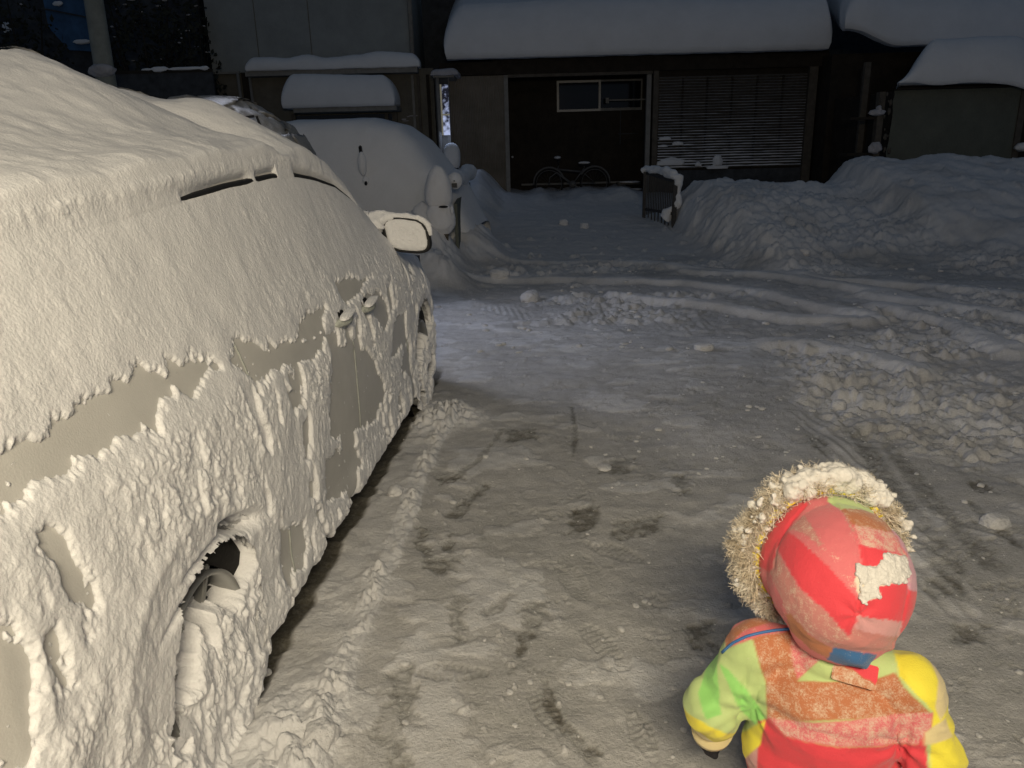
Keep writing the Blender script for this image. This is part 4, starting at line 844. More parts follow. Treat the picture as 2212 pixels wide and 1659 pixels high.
# ------------------------------------------------------------------ far left: dark house side with a blue sheet, pole, snow-flecked shrubs
def far_left():
    Yk = 15.0
    rt = root('outbuilding', (-10, 17.5, 0), 'dark outbuilding with a blue sheet-metal wall behind the pale pole', 'outbuilding')
    b = MB(); b.box((-16, 17.5, 0), (at(440, 60, 17.5).x-.05, 18, 9)); own(b.build('wall', DARKSIDE), rt)
    a = at(85, 112, 17.3); c = at(212, -30, 17.3)
    V = []
    for q, (px, py) in enumerate([(85, -40), (215, -40), (215, 112), (150, 108), (105, 60)]): V.append(tuple(at(px, py, 17.35)))
    bm = bmesh.new(); vs = [bm.verts.new(v) for v in V]; f = bm.faces.new(vs); r = bmesh.ops.extrude_face_region(bm, geom=[f]); bmesh.ops.translate(bm, verts=[v for v in r['geom'] if isinstance(v, bmesh.types.BMVert)], vec=(0, .06, 0)); bmesh.ops.recalc_face_normals(bm, faces=bm.faces)
    me = bpy.data.meshes.new('blue_sheet'); bm.to_mesh(me); bm.free(); own(link(me, 'blue_sheet', BLUEW), rt)
    b = MB(); 
    for (p, q) in (((90, 18), (212, 42)), ((95, -18), (212, 2))): b.beam(at(p[0], p[1], 17.32), at(q[0], q[1], 17.32), .03, .03)
    own(b.build('batten', DARKSIDE), rt)
    for k, (px, py, wx) in enumerate(((178, 90, .18), (125, 8, .10), (10, 60, .05), (18, 58, .06), (32, 118, .06))):
        p = at(px, py, 17.28); V, F = blob(p, (wx, .04, .05 if wx > .08 else .10), 3, .35, 2, k); own(link(mesh_np('snow_clump', V, F), 'snow_clump', SNOWFAR), rt)
    t = at(196, -40, 12.5); bt = at(228, 168, 12.5)
    pr = root('utility_pole', (bt.x, 12.5, 0), 'pale concrete utility pole rising behind the roof of the nearest car', 'pole')
    b = MB(); b.tube([(bt.x+.02, 12.5, -.2), (bt.x, 12.5, bt.z), (t.x, 12.5, t.z), (t.x-.05, 12.5, t.z+4)], [.15, .14, .13, .11], 24); own(b.build('shaft', mat('concrete', (.26, .275, .25), .85, .15, 6, .004, 50), None, True), pr)
    V, F = blob((bt.x, 12.42, at(225, 152, 12.4).z), (.19, .14, .10), 4, .2, 2, 5); own(link(mesh_np('snow_collar', V, F), 'snow_collar', SNOWCRUST), pr)
    # shrubs: trunk, many small leaves, snow on the twigs
    rng = np.random.default_rng(5)
    def shrub(cx, cy, w_, h, label, n=1500, flecks=60, s=0):
        r = root('shrub', (cx, cy, 0), label, 'shrub', None)
        b = MB()
        for k in range(7):
            a = rng.uniform(0, 6.28); tip = (cx+w_*.7*math.cos(a), cy+.35*math.sin(a), h*rng.uniform(.7, 1.0)); b.tube([(cx+.1*math.cos(a), cy, 0), (cx+.3*w_*math.cos(a), cy+.15*math.sin(a), h*.5), tip], [.05, .03, .01], 6)
        own(b.build('trunk', BARK, None, True), r)
        c = rng.normal(0, 1, (n, 3)); c /= np.linalg.norm(c, axis=1)[:, None]; c *= rng.uniform(.25, 1, (n, 1))**.5
        cl = fbm3(c*2.2, 3, s); c = c[cl > -.22]; n2 = len(c)
        P = c*np.array([w_, .55, h*.5])+np.array([cx, cy, h*.55]); sz = rng.uniform(.03, .085, n2)
        a = rng.normal(0, 1, (n2, 3)); a /= np.linalg.norm(a, axis=1)[:, None]; b2 = np.cross(a, rng.normal(0, 1, (n2, 3))); b2 /= np.linalg.norm(b2, axis=1)[:, None]
        V = np.stack([P+a*sz[:, None], P+b2*sz[:, None]*.5, P-a*sz[:, None], P-b2*sz[:, None]*.5], 1).reshape(-1, 3); F = np.arange(n2*4).reshape(-1, 4)
        own(link(mesh_np('foliage', V, F, False), 'foliage', LEAF), r)
        parts = []
        for k in range(flecks):
            p = P[rng.integers(n2)]; parts.append(blob(p+np.array([0, -.05, .02]), (rng.uniform(.015, .07), .03, rng.uniform(.008, .02)), 1, .3, 2, k))
        V, F = merge(parts); own(link(mesh_np('snow_flecks', V, F), 'snow_flecks', SNOWCRUST), r)
    shrub(at(300, 60, 15.6).x, 15.6, .95, 4.6, 'dark shrub flecked with snow, just right of the pale pole', 2600, 60, 1)
    shrub(at(405, 60, 15.9).x, 15.9, .55, 4.4, 'dark narrow shrub with few snow flecks, hugging the pale house corner', 1300, 35, 2)
    shrub(at(30, 60, 15.6).x, 15.6, 1.1, 4.2, 'dark shrub at the top left corner, left of the blue sheet', 2400, 10, 3)
    # low fence rail with snow
    f = root('low_fence', (at(380, 148, 14.6).x, 14.6, 0), 'low dark fence with lumps of snow on its rail, behind the car roof', 'fence')
    z = at(380, 150, 14.6).z; b = MB(); b.box((at(228, 150, 14.6).x, 14.6, z-.05), (at(456, 150, 14.6).x, 14.66, z)); 
    own(b.build('rail', DARKWOOD), f)
    b = MB(); b.box((at(228, 150, 14.6).x, 14.62, .2), (at(456, 150, 14.6).x, 14.68, z-.05)); own(b.build('boards', DARKSIDE), f)
    for k, (px, wx, wz) in enumerate(((345, .16, .05), (400, .32, .03), (440, .10, .035), (318, .1, .02))):
        V, F = blob((at(px, 150, 14.6).x, 14.62, z+.01), (wx, .05, wz), 4, .3, 2, k); own(link(mesh_np('snow_clump', V, F), 'snow_clump', SNOWFAR), f)
far_left()

# ------------------------------------------------------------------ right: grey-green wall with snow roof, dark timber side, higher roof
def right_side():
    Yw = 13.3
    rt = root('garage', (8.0, Yw, 0), 'low grey-green rendered garage under a sagging snow load at the right', 'garage')
    x0 = at(1926, 250, Yw).x; x1 = at(2198, 250, Yw).x; zt = at(2060, 192, Yw).z
    xs = np.linspace(x0, x1, 120); zs = np.linspace(.3, zt, 70); X, Z = np.meshgrid(xs, zs, indexing='ij')
    Y = Yw+.02*fbm(X*2, Z*2, 4, 601); X = X+.05*fbm(Z*3.3, Z*0, 4, 603)*np.exp(-((X-x0)/.12)**2)
    own(link(mesh_np('front_wall', np.stack([X, Y, Z], -1).reshape(-1, 3), grid_f(*X.shape)), 'front_wall', GREENW), rt)
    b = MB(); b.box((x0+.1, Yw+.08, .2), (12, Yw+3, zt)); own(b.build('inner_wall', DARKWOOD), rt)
    b = MB(); b.box((x1+.0, Yw-.02, .3), (x1+.10, Yw+.07, zt)); own(b.build('corner_post', POST), rt)
    V, F = slab(x0-.12, 12.2, Yw-.25, Yw+3, zt, .055, .02, 42, .3, 0, 0, shear=.47); own(link(mesh_np('roof', V, F, False), 'roof', DARKWOOD), rt)
    xe = at(1937, 188, Yw-.35).x
    def top(X, Y): return .66*ss(xe-.02, xe+.55, X)**.8+.05+.02*vn(X*2, Y, 5)-.14*np.exp(-((X-8.35)/.22)**2)
    def low(X, Y): return zt+.06-.13*np.exp(-((X-8.35)/.30)**2)*ss(Yw-.1, Yw-.4, Y)-.06*vn(X*1.9, X*0, 607)*ss(Yw-.1, Yw-.4, Y)*.5
    V, F = slab(xe, 12.4, Yw-.42, Yw+3, 0, top, .35, 41, .05, .02, .05, lower=low, shear=.47); own(link(mesh_np('roof_snow', V, F), 'roof_snow', SNOWFAR), rt)
    p = at(2208, 318, Yw-.1); V, F = blob(p, (.12, .1, .07), 4, .2, 2, 3); own(link(mesh_np('snow_clump', V, F), 'snow_clump', SNOWFAR), rt)
    # higher roof behind
    rt3 = root('barn', (9, 15.6, 0), 'dark timber barn with a broad snow roof behind the grey-green garage', 'barn')
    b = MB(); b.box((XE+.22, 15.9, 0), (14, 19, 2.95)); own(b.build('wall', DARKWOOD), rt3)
    xb = at(1838, 110, 15.0).x
    def top3(X, Y): return 1.0+.75*ss(15.0, 18.0, Y)+.06*vn(X*.8, Y*.8, 611)
    def low3(X, Y): return 2.98+.30*ss(xb+.9, xb-.1, X)+np.maximum(0, Y-15.3)*.22
    V, F = slab(xb-.15, 15, 15.0, 20, 0, top3, .7, 44, .06, .03, .06, lower=low3, shear=.3); own(link(mesh_np('roof_snow', V, F), 'roof_snow', SNOWFAR), rt3)
    # stove-in corner: dark post with shelves holding snow
    px = at(1905, 250, 13.2).x
    r4 = root('timber_rack', (px, 13.25, 0), 'dark timber rack with scraps of snow on its shelf ends, left of the grey-green wall', 'rack')
    b = MB(); b.box((px-.07, 13.2, .3), (px+.03, 13.32, zt-.02)); own(b.build('upright', POST), r4)
    for py in (252, 330):
        z = at(1890, py, 13.2).z; b = MB(); b.box((px-.5, 13.22, z-.04), (px+.02, 13.6, z)); own(b.build('shelf', DARKWOOD), r4)
    for k, (qx, qy, wx, wz) in enumerate(((1895, 243, .13, .05), (1890, 320, .10, .09), (1898, 235, .04, .05))):
        V, F = blob(at(qx, qy, 13.15), (wx, .06, wz), 4, .35, 2.4, k); own(link(mesh_np('snow_clump', V, F), 'snow_clump', SNOWCRUST), r4)
    for k in range(12):
        rr = random.uniform(.01, .03); V, F = blob(at(random.uniform(1900, 1925), random.uniform(200, 345), 13.15), (rr, rr, rr*2), 2, .5, 2, k); own(link(mesh_np('splinter', V, F), 'splinter', POST), r4)
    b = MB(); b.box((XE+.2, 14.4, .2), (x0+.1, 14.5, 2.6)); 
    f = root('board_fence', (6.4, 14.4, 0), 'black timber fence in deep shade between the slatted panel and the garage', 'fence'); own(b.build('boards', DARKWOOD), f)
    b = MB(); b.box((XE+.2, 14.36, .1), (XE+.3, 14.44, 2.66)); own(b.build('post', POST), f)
right_side()
b = MB(); b.box((-16, 22, -.2), (16, 22.3, 9)); hb = b.build('rear_wall', DARKSIDE); tag(hb, 'dark house wall closing the view behind the gap between the house and the shed', 'wall')

# ------------------------------------------------------------------ snow-capped post, gate and slatted fence
def posts():
    p = at(948, 430, 9.2); px = p.x
    r = root('gate_post', (px, 9.25, 0), 'gate post wearing a tall cone of pinkish snow, a dark slit under the cap', 'post')
    b = MB(); b.box((px-.09, 9.17, 0), (px+.09, 9.34, .95), .01); own(b.build('post', POST), r)
    zc = at(945, 405, 9.2).z
    V, F = blob((px-.0, 9.23, zc-.02), (.155, .15, .27), 5, .07, 1.6, 11, pw=.9)
    V[:, 0] = px+(V[:, 0]-px)*np.interp(V[:, 2], [zc-.25, zc+.0, zc+.25], [1.12, 1.0, .78]); own(link(mesh_np('snow_cap', V, F), 'snow_cap', SNOW), r)
    z2 = at(950, 470, 9.2).z; V, F = blob((px+.01, 9.23, z2), (.17, .15, .20), 5, .12, 2, 13, pw=.85); own(link(mesh_np('packed_snow', V, F), 'packed_snow', SNOW), r)
    q = at(957, 448, 9.0); V, F = blob((q.x, 9.085, q.z), (.055, .03, .014), 3, .2, 2, 3); own(link(mesh_np('slit', V, F), 'slit', BLACK), r)
    q = at(976, 455, 9.05); V, F = blob((q.x, 9.1, q.z), (.02, .03, .05), 3, .2, 2, 3); own(link(mesh_np('icicle', V, F), 'icicle', SNOW), r)
    # panel gate running back from the post
    g = root('sliding_gate', (at(990, 420, 10.2).x, 10.2, 0), 'snow-plastered gate panel leading back from the coned post to the shed siding', 'gate')
    a = at(982, 400, 9.4); c = at(1012, 372, 12.2)
    b = MB(); b.beam((a.x, 9.4, .40), (c.x, 12.2, .52), .04, .78); own(b.build('panel', GREENW), g)
    b = MB(); b.beam((a.x, 9.35, a.z-.0), (c.x+.02, 12.25, c.z-.06), .06, .05); own(b.build('top_rail', DARKMET), g)
    parts = [snow_tube([(a.x+(c.x-a.x)*t, 9.35+2.95*t, a.z+(c.z-.06-a.z)*t+.05+.02*math.sin(t*9)) for t in np.linspace(0, 1, 9)], [.10, .08, .09, .07, .09, .08, .09, .11, .10], .2, 5, 7, 8)]
    V, F = merge(parts); own(link(mesh_np('rail_snow', V, F), 'rail_snow', SNOWFAR), g)
    # slatted folding gate on the right of the drive
    A = at(1396, 368, 12.9); B = at(1455, 385, 12.0); z0 = .28
    f = root('folding_gate', ((A.x+B.x)/2, 12.5, 0), 'barred metal gate folded open, crusted with snow, beside the ploughed bank', 'gate')
    n = 17; b = MB(); 
    for k in range(n):
        t = k/(n-1); x = A.x+(B.x-A.x)*t; y = 12.9-.9*t; zt = A.z+(B.z-A.z)*t-.03; b.box((x-.009, y-.009, z0+.1*math.sin(k*3)), (x+.009, y+.009, zt))
    own(b.build('bars', DARKMET), f)
    b = MB(); b.beam((A.x, 12.9, A.z-.04), (B.x, 12.0, B.z-.04), .03, .04); b.beam((A.x, 12.9, z0+.1), (B.x, 12.0, z0+.1), .03, .04); own(b.build('frame', DARKMET), f)
    b = MB(); b.beam((A.x-.02, 12.9, 0), (A.x-.02, 12.9, A.z+.02), .05, .05); b.beam((B.x+.03, 12.0, 0), (B.x+.03, 12.0, B.z), .06, .06); own(b.build('post', DARKMET), f)
    parts = [snow_tube([(A.x-.05, 12.95, A.z-.02), (A.x+.02, 12.9, A.z+.03), ((A.x+B.x)/2, 12.5, (A.z+B.z)/2+.05), (B.x, 12.05, B.z+.06), (B.x+.06, 12.0, B.z), (B.x+.08, 12.0, B.z-.2), (B.x+.07, 12.0, B.z-.42), (B.x-.02, 12.05, .42), (B.x-.10, 12.1, .30)],
        [.05, .065, .070, .08, .07, .05, .06, .05, .10], .40, 7, 5, 14, 36)]
    V, F = merge(parts); own(link(mesh_np('gate_snow', V, F), 'gate_snow', SNOWFAR), f)
posts()

# ------------------------------------------------------------------ bicycle
def bicycle():
    Y0 = 17.05; W0 = at(1186, 398, Y0); W1 = at(1284, 392, Y0); zc = .40+.30; R = .325
    r = root('bicycle', ((W0.x+W1.x)/2, Y0, 0), 'dark bicycle rimed with snow, leaning inside the open shed', 'bicycle')
    xf, xb = W0.x, W1.x; zc = (W0.z+W1.z)/2; R = .30
    BM = mat('bicycle_frame', (.12, .12, .12), .5, .2, 30, metal=.2)
    SB = mat('rime', (.13, .13, .13), .8)
    def T(pts, rad, nm, m, par): 
        b = MB(); b.tube(pts, rad, 8); o = b.build(nm, m, None, True); own(o, r)
        return o
    for x in (xf, xb):
        b = MB(); c = [(x+R*math.cos(a), Y0, zc+R*math.sin(a)) for a in np.linspace(0, 2*math.pi, 40, endpoint=False)]; b.tube(c, .017, 8, True); wo = own(b.build('wheel', RUBBER, None, True), r)
        b = MB(); c = [(x+(R-.03)*math.cos(a), Y0, zc+(R-.03)*math.sin(a)) for a in np.linspace(0, 2*math.pi, 40, endpoint=False)]; b.tube(c, .008, 6, True); o = b.build('rim', BM, None, True); o.parent = wo; o.matrix_parent_inverse = wo.matrix_parent_inverse.copy(); o.matrix_parent_inverse = Matrix.Identity(4)
        b = MB()
        for k in range(18): a = k*math.pi/9; b.tube([(x, Y0+.02*(-1)**k, zc), (x+(R-.03)*math.cos(a), Y0, zc+(R-.03)*math.sin(a))], .0016, 4)
        o = b.build('spokes', BM); o.parent = wo; o.matrix_parent_inverse = Matrix.Identity(4)
        b = MB(); c = [(x+(R+.03)*math.cos(a), Y0, zc+(R+.03)*math.sin(a)) for a in np.linspace(math.radians(20 if x == xf else -5), math.radians(185 if x == xf else 150), 24)]; b.tube(c, .020, 8); own(b.build('mudguard', SB, None, True), r)
    head = at(1205, 368, Y0); bb = (xf+xb)/2+.02; seatT = at(1262, 363, Y0)
    b = MB(); b.tube([(head.x, Y0, head.z+.02), (seatT.x-.02, Y0, seatT.z-.08)], .021, 8); b.tube([(head.x-.02, Y0, head.z-.05), (bb, Y0, zc-.03)], .025, 8)
    b.tube([(seatT.x, Y0, seatT.z), (bb, Y0, zc-.03)], .014, 8); b.tube([(bb, Y0, zc-.03), (xb, Y0, zc)], .010, 8); b.tube([(seatT.x-.01, Y0, seatT.z-.1), (xb, Y0, zc)], .009, 8)
    own(b.build('frame', BM, None, True), r)
    b = MB(); b.tube([(head.x+.02, Y0, head.z+.10), (head.x-.03, Y0, head.z-.05), (xf+.02, Y0, zc+.12), (xf, Y0, zc)], .012, 8); own(b.build('fork', BM, None, True), r)
    hz = at(1203, 345, Y0).z; b = MB(); b.tube([(head.x+.02, Y0, head.z+.1), (head.x, Y0, hz)], .011, 8); b.tube([(head.x+.05, Y0-.26, hz-.01), (head.x-.02, Y0-.1, hz+.01), (head.x-.02, Y0+.1, hz+.01), (head.x+.05, Y0+.26, hz-.01)], .012, 8); own(b.build('handlebar', BLACK, None, True), r)
    V, F = blob((head.x-.01, Y0-.1, hz+.045), (.075, .12, .032), 4, .15, 2, 3); own(link(mesh_np('snow_lump', V, F), 'snow_lump', SNOWFAR), r)
    sx = at(1262, 352, Y0); V, F = blob((sx.x, Y0, sx.z-.03), (.13, .06, .03), 3, .05, 1, 3); own(link(mesh_np('saddle', V, F), 'saddle', BLACK), r)
    V, F = blob((sx.x, Y0, sx.z+.005), (.125, .065, .03), 4, .1, 2, 4); own(link(mesh_np('saddle_snow', V, F), 'saddle_snow', SNOWFAR), r)
    b = MB(); b.tube([(sx.x, Y0, sx.z-.03), (seatT.x, Y0, seatT.z)], .012, 8); own(b.build('seat_post', BM, None, True), r)
    b = MB(); b.tube([(bb, Y0-.03, zc-.03), (bb, Y0-.02, zc-.03)], .08, 20); own(b.build('chainring', BM, None, True), r)
    b = MB(); b.beam((bb, Y0-.06, zc-.03), (bb+.14, Y0-.06, zc-.1), .012, .02); b.box((bb+.10, Y0-.14, zc-.12), (bb+.18, Y0-.06, zc-.10)); own(b.build('pedal', BM), r)
    for k, (px, py, wx, wz) in enumerate(((1368, 392, .20, .035), (1365, 399, .22, .02), (1368, 408, .20, .02), (1350, 414, .22, .03))):
        pass
bicycle()
def plank_stack():
    r = root('plank_stack', (2.55, 17.1, 0), 'few planks with thin snow stacked in the right corner of the open shed', 'planks')
    for k, (px, py, wx) in enumerate(((1362, 393, .28), (1366, 409, .26), (1340, 418, .45))):
        p = at(px, py, 17.0); b = MB(); b.box((p.x-wx, 16.95, p.z-.05), (p.x+wx*.75, 17.2, p.z-.01)); own(b.build('plank', POST), r)
        V, F = blob((p.x, 17.02, p.z), (wx*.8, .09, .022), 4, .3, 2, k); own(link(mesh_np('snow', V, F), 'snow', SNOWFAR), r)
plank_stack()

# ------------------------------------------------------------------ the child, seen from behind
KX, KY = .572, 1.20; TURN = math.atan2(KX, KY)
def sdf_mesh(name, prims, vox=.006, smooth=6):
    """prims: ('e', centre, radii, rot) or ('c', p, q, r0, r1) fused into one skin by a voxel remesh"""
    parts = []
    for p in prims:
        if p[0] == 'e':
            V, F = ico(4); V = V*np.array(p[2]); 
            if len(p) > 3 and p[3] is not None: V = V @ p[3].T
            parts.append((V+np.array(p[1]), F))
        else:
            a = np.array(p[1], float); b = np.array(p[2], float); d = b-a; L = np.linalg.norm(d); n = max(4, int(L/(.3*min(p[3], p[4])))+2)
            for t in np.linspace(0, 1, n): V, F = ico(3); parts.append((V*(p[3]+(p[4]-p[3])*t)+a+d*t, F))
    V, F = merge(parts); me = mesh_np(name, V, F); o = bpy.data.objects.new(name, me); COL.objects.link(o)
    m = o.modifiers.new('r', 'REMESH'); m.mode = 'VOXEL'; m.voxel_size = vox; m.use_smooth_shade = True
    if smooth: m2 = o.modifiers.new('s', 'SMOOTH'); m2.iterations = smooth; m2.factor = .5
    dg = bpy.context.evaluated_depsgraph_get(); dg.update(); me2 = bpy.data.meshes.new_from_object(o.evaluated_get(dg)); bpy.data.objects.remove(o); bpy.data.meshes.remove(me)
    me2.name = name; return me2
def mverts(me):
    V = np.zeros(len(me.vertices)*3, np.float32); me.vertices.foreach_get('co', V); return V.reshape(-1, 3).astype(float)
def mnorm(me):
    N = np.zeros(len(me.vertices)*3, np.float32); me.vertices.foreach_get('normal', N); return N.reshape(-1, 3).astype(float)
def setv(me, V): me.vertices.foreach_set('co', V.astype(np.float32).ravel()); me.update()
def fabric(name='quilted_fabric'):
    m = bpy.data.materials.new(name); m.use_nodes = True; n = m.node_tree.nodes; l = m.node_tree.links; b = n['Principled BSDF']
    b.inputs['Roughness'].default_value = .62; b.inputs['Specular IOR Level'].default_value = .25; b.inputs['Sheen Weight'].default_value = .15
    c = n.new('ShaderNodeAttribute'); c.attribute_name = 'tint'; d = n.new('ShaderNodeAttribute'); d.attribute_name = 'dust'
    tc = n.new('ShaderNodeTexCoord')
    def noise(sc, det, ro): 
        t = n.new('ShaderNodeTexNoise'); t.inputs['Scale'].default_value = sc; t.inputs['Detail'].default_value = det; t.inputs['Roughness'].default_value = ro; l.new(tc.outputs['Object'], t.inputs['Vector']); return t
    t1 = noise(300, 4, .75); t2 = noise(62, 5, .65)
    mx = n.new('ShaderNodeMath'); mx.operation = 'MULTIPLY_ADD'; mx.inputs[1].default_value = .6; l.new(t2.outputs[0], mx.inputs[0]); 
    m0 = n.new('ShaderNodeMath'); m0.operation = 'MULTIPLY'; m0.inputs[1].default_value = .6; l.new(t1.outputs[0], m0.inputs[0]); l.new(m0.outputs[0], mx.inputs[2])
    # threshold falls as the dusting gets heavier
    ad = n.new('ShaderNodeMath'); ad.operation = 'ADD'; l.new(mx.outputs[0], ad.inputs[0]); l.new(d.outputs['Fac'], ad.inputs[1])
    r = n.new('ShaderNodeMapRange'); r.inputs[1].default_value = .84; r.inputs[2].default_value = 1.06; r.inputs[4].default_value = .80; l.new(ad.outputs[0], r.inputs[0])
    mixn = n.new('ShaderNodeMix'); mixn.data_type = 'RGBA'; l.new(r.outputs[0], mixn.inputs[0]); l.new(c.outputs['Color'], mixn.inputs[6]); mixn.inputs[7].default_value = (.68, .58, .44, 1)
    l.new(mixn.outputs[2], b.inputs['Base Color'])
    bp = n.new('ShaderNodeBump'); bp.inputs['Strength'].default_value = 1; bp.inputs['Distance'].default_value = .0012; l.new(t1.outputs[0], bp.inputs['Height']); l.new(bp.outputs[0], b.inputs['Normal'])
    return m
CLING = mat('clinging_snow', (.62, .60, .57), .8, .10, 60, .002, 220, spec=.1, sss=.4)
FAB = fabric()
RED = (.68, .055, .075); PINK = (.64, .155, .17); DUSTP = (.52, .20, .18); PALEP = (.60, .30, .30); BROWN = (.45, .16, .07); GREEN = (.46, .58, .24); GREEN2 = (.28, .60, .16); YEL = (.78, .68, .06); CREAM = (.66, .55, .30); BLUE = (.04, .13, .30); LILAC = (.55, .28, .36); SKYB = (.12, .38, .55)
def paint(P2, panels, base, edge=.004, s=0, warp=.0):
    """colour by sewn panels: P2 (n,2) coordinates in the pattern's own plane"""
    x, y = P2[:, 0], P2[:, 1]; x = x+warp*vn(x*40, y*40, s+50); y = y+warp*vn(x*40+9, y*40, s+51)
    C = np.repeat(np.array([base], float), len(x), 0); D = np.zeros(len(x))
    for poly, col, dust in panels:
        k = ss(edge, -edge, sdpoly(x, y, poly))[:, None]; C = C*(1-k)+np.array(col)*k; D = D*(1-k[:, 0])+dust*k[:, 0]
    return C, D
def child():
    rt = root('person', (KX, KY, 0), 'small child seen from behind in red, green and yellow snowsuit with snow-dusted fur-trimmed hood', 'person')
    rt.rotation_euler = (0, 0, -TURN); rt.scale = (.93, .93, .93); yaw = math.radians(25); f = np.array([-math.sin(yaw), math.cos(yaw), 0]); sd = np.array([math.cos(yaw), math.sin(yaw), 0])
    HC = np.array([0.0, 0.0, .752])                         # hood centre, from the child's feet
    def LP(px, py, yl):
        d = pray(px, py); v = Vector((math.sin(TURN), math.cos(TURN), 0)); o = Vector((-KX, -KY, CAM_H)); t = (yl*.93-o.dot(v))/d.dot(v); p = (o+d*t)/.93
        return np.array([p.x*math.cos(TURN)-p.y*math.sin(TURN), yl, p.z])
    # --- body: one skin (head, neck, trunk, arms, legs)
    sL, sR = np.array([-.135, -.01, .555]), np.array([.140, .0, .55]); eL, eR = np.array([-.205, -.030, .41]), np.array([.190, -.01, .42]); hL, hR = np.array([-.225, .045, .275]), np.array([.200, .105, .335])
    headR = np.array(Matrix.Rotation(yaw, 3, 'Z'))
    pr = [('e', HC+f*.02+np.array([0, 0, -.005]), (.083, .095, .108), headR), ('e', HC+f*.112+np.array([0, 0, -.015]), (.013, .016, .014), headR),
          ('c', HC-np.array([0, 0, .09]), (0, .015, .56), .04, .04), ('c', (-.07, .015, .53), (.07, .015, .53), .045, .045), ('c', (0, .015, .50), (0, .02, .36), .075, .08),
          ('c', sL, eL, .035, .028), ('c', eL, hL, .028, .018), ('c', sR, eR, .035, .028), ('c', eR, hR, .028, .018),
          ('c', (-.05, .01, .33), (-.06, .01, .18), .055, .042), ('c', (-.06, .01, .18), (-.06, 0, .05), .04, .028), ('c', (.05, .01, .33), (.06, .01, .18), .055, .042), ('c', (.06, .01, .18), (.06, 0, .05), .04, .028),
          ('e', (-.06, .04, .035), (.03, .065, .025)), ('e', (.06, .04, .035), (.03, .065, .025)), ('e', HC+f*.02+sd*.085+np.array([0, 0, -.01]), (.012, .02, .026), headR), ('e', HC+f*.02-sd*.085+np.array([0, 0, -.01]), (.012, .02, .026), headR)]
    SKIN = mat('skin', (.55, .34, .26), .55, .08, 30); me = sdf_mesh('body', pr, .007, 3); link(me, 'body', SKIN, rt)
    for sgn in (-1, 1):
        V, F = ico(3); e = link(mesh_np('eye', V*.011+HC+f*.104+sd*.032*sgn+np.array([0, 0, .012]), F), 'eye', mat('eye', (.03, .02, .015), .2)); own2(e, rt)
    V, F = ico(3); own2(link(mesh_np('mouth', (V*np.array([.018, .006, .005])) @ headR.T+HC+f*.103+np.array([0, 0, -.045]), F), 'mouth', mat('lips', (.5, .16, .15), .5)), rt)
    V, F = blob(HC+f*.0+np.array([0, 0, .03]), (.09, .096, .095), 4, .04, 3, 2); own2(link(mesh_np('hair', V, F), 'hair', mat('hair', (.03, .02, .015), .6)), rt)
    # --- jacket: trunk and both sleeves in one piece
    pj = [('e', (0, 0, .50), (.150, .112, .075)), ('e', (.0, 0, .43), (.150, .118, .13)), ('e', (.0, .0, .34), (.150, .120, .12)), ('c', (-.105, -.005, .565), (.108, .0, .56), .050, .050), ('c', (0, .01, .58), (0, .015, .63), .075, .065),
          ('c', sL, eL+np.array([.005, 0, 0]), .064, .056), ('c', eL, hL+np.array([.0, -.0, .03]), .058, .046), ('e', eL+np.array([-.004, -.01, .005]), (.066, .062, .060)),
          ('c', sR, eR, .062, .052), ('c', eR, hR+np.array([0, 0, .03]), .056, .042), ('e', eR+np.array([.006, 0, .0]), (.06, .06, .062))]
    me = sdf_mesh('jacket', pj, .0042, 7); V = mverts(me); N = mnorm(me)
    # creases: radiate from armpits, bunch at the elbows
    def crease(V):
        d = np.zeros(len(V))
        for sgn, S_, E_ in ((-1, sL, eL), (1, sR, eR)):
            q = V-E_; r_ = np.linalg.norm(q, axis=1); d += .0045*np.exp(-(r_/.075)**2)*np.sin((q[:, 2]*1.0+q[:, 0]*sgn*.6)*150+2*vn3(V*14, 3))
            ap = np.array([S_[0]*.96, -.07, .46]); q = V-ap; r_ = np.linalg.norm(q, axis=1); a = np.arctan2(q[:, 2], q[:, 0]); d += .0035*np.exp(-(r_/.08)**2)*np.sin(a*7+3*vn3(V*10, 5))*ss(.0, .03, r_)
        d += .0055*fbm3(V*10, 4, 7)+.0050*(1-2.5*np.abs(fbm3(V*np.array([9, 9, 15]), 3, 8)))
        d -= .010*np.exp(-((V[:, 2]-(.46+.1*np.abs(V[:, 0]+.13)))/.008)**2)*0
        # sleeve seam: the trunk meets the sleeve in a fold
        for S_, sg in ((sL, -1), (sR, 1)):
            fx = sg*(.148-.02*(V[:, 2]-.5)); k = np.exp(-((V[:, 0]-fx)/.006)**2)*ss(.56, .52, V[:, 2])*ss(.38, .42, V[:, 2]); d -= .006*k
        return d
    V = V+N*crease(V)[:, None]; setv(me, V)
    # pattern plane: x across, z up, as cut
    def J(L): return [tuple(LP(1371.5+a*.4377, 932.6+b*.4377, -.10)[[0, 2]]) for a, b in L]
    back = V[:, 1] < .035
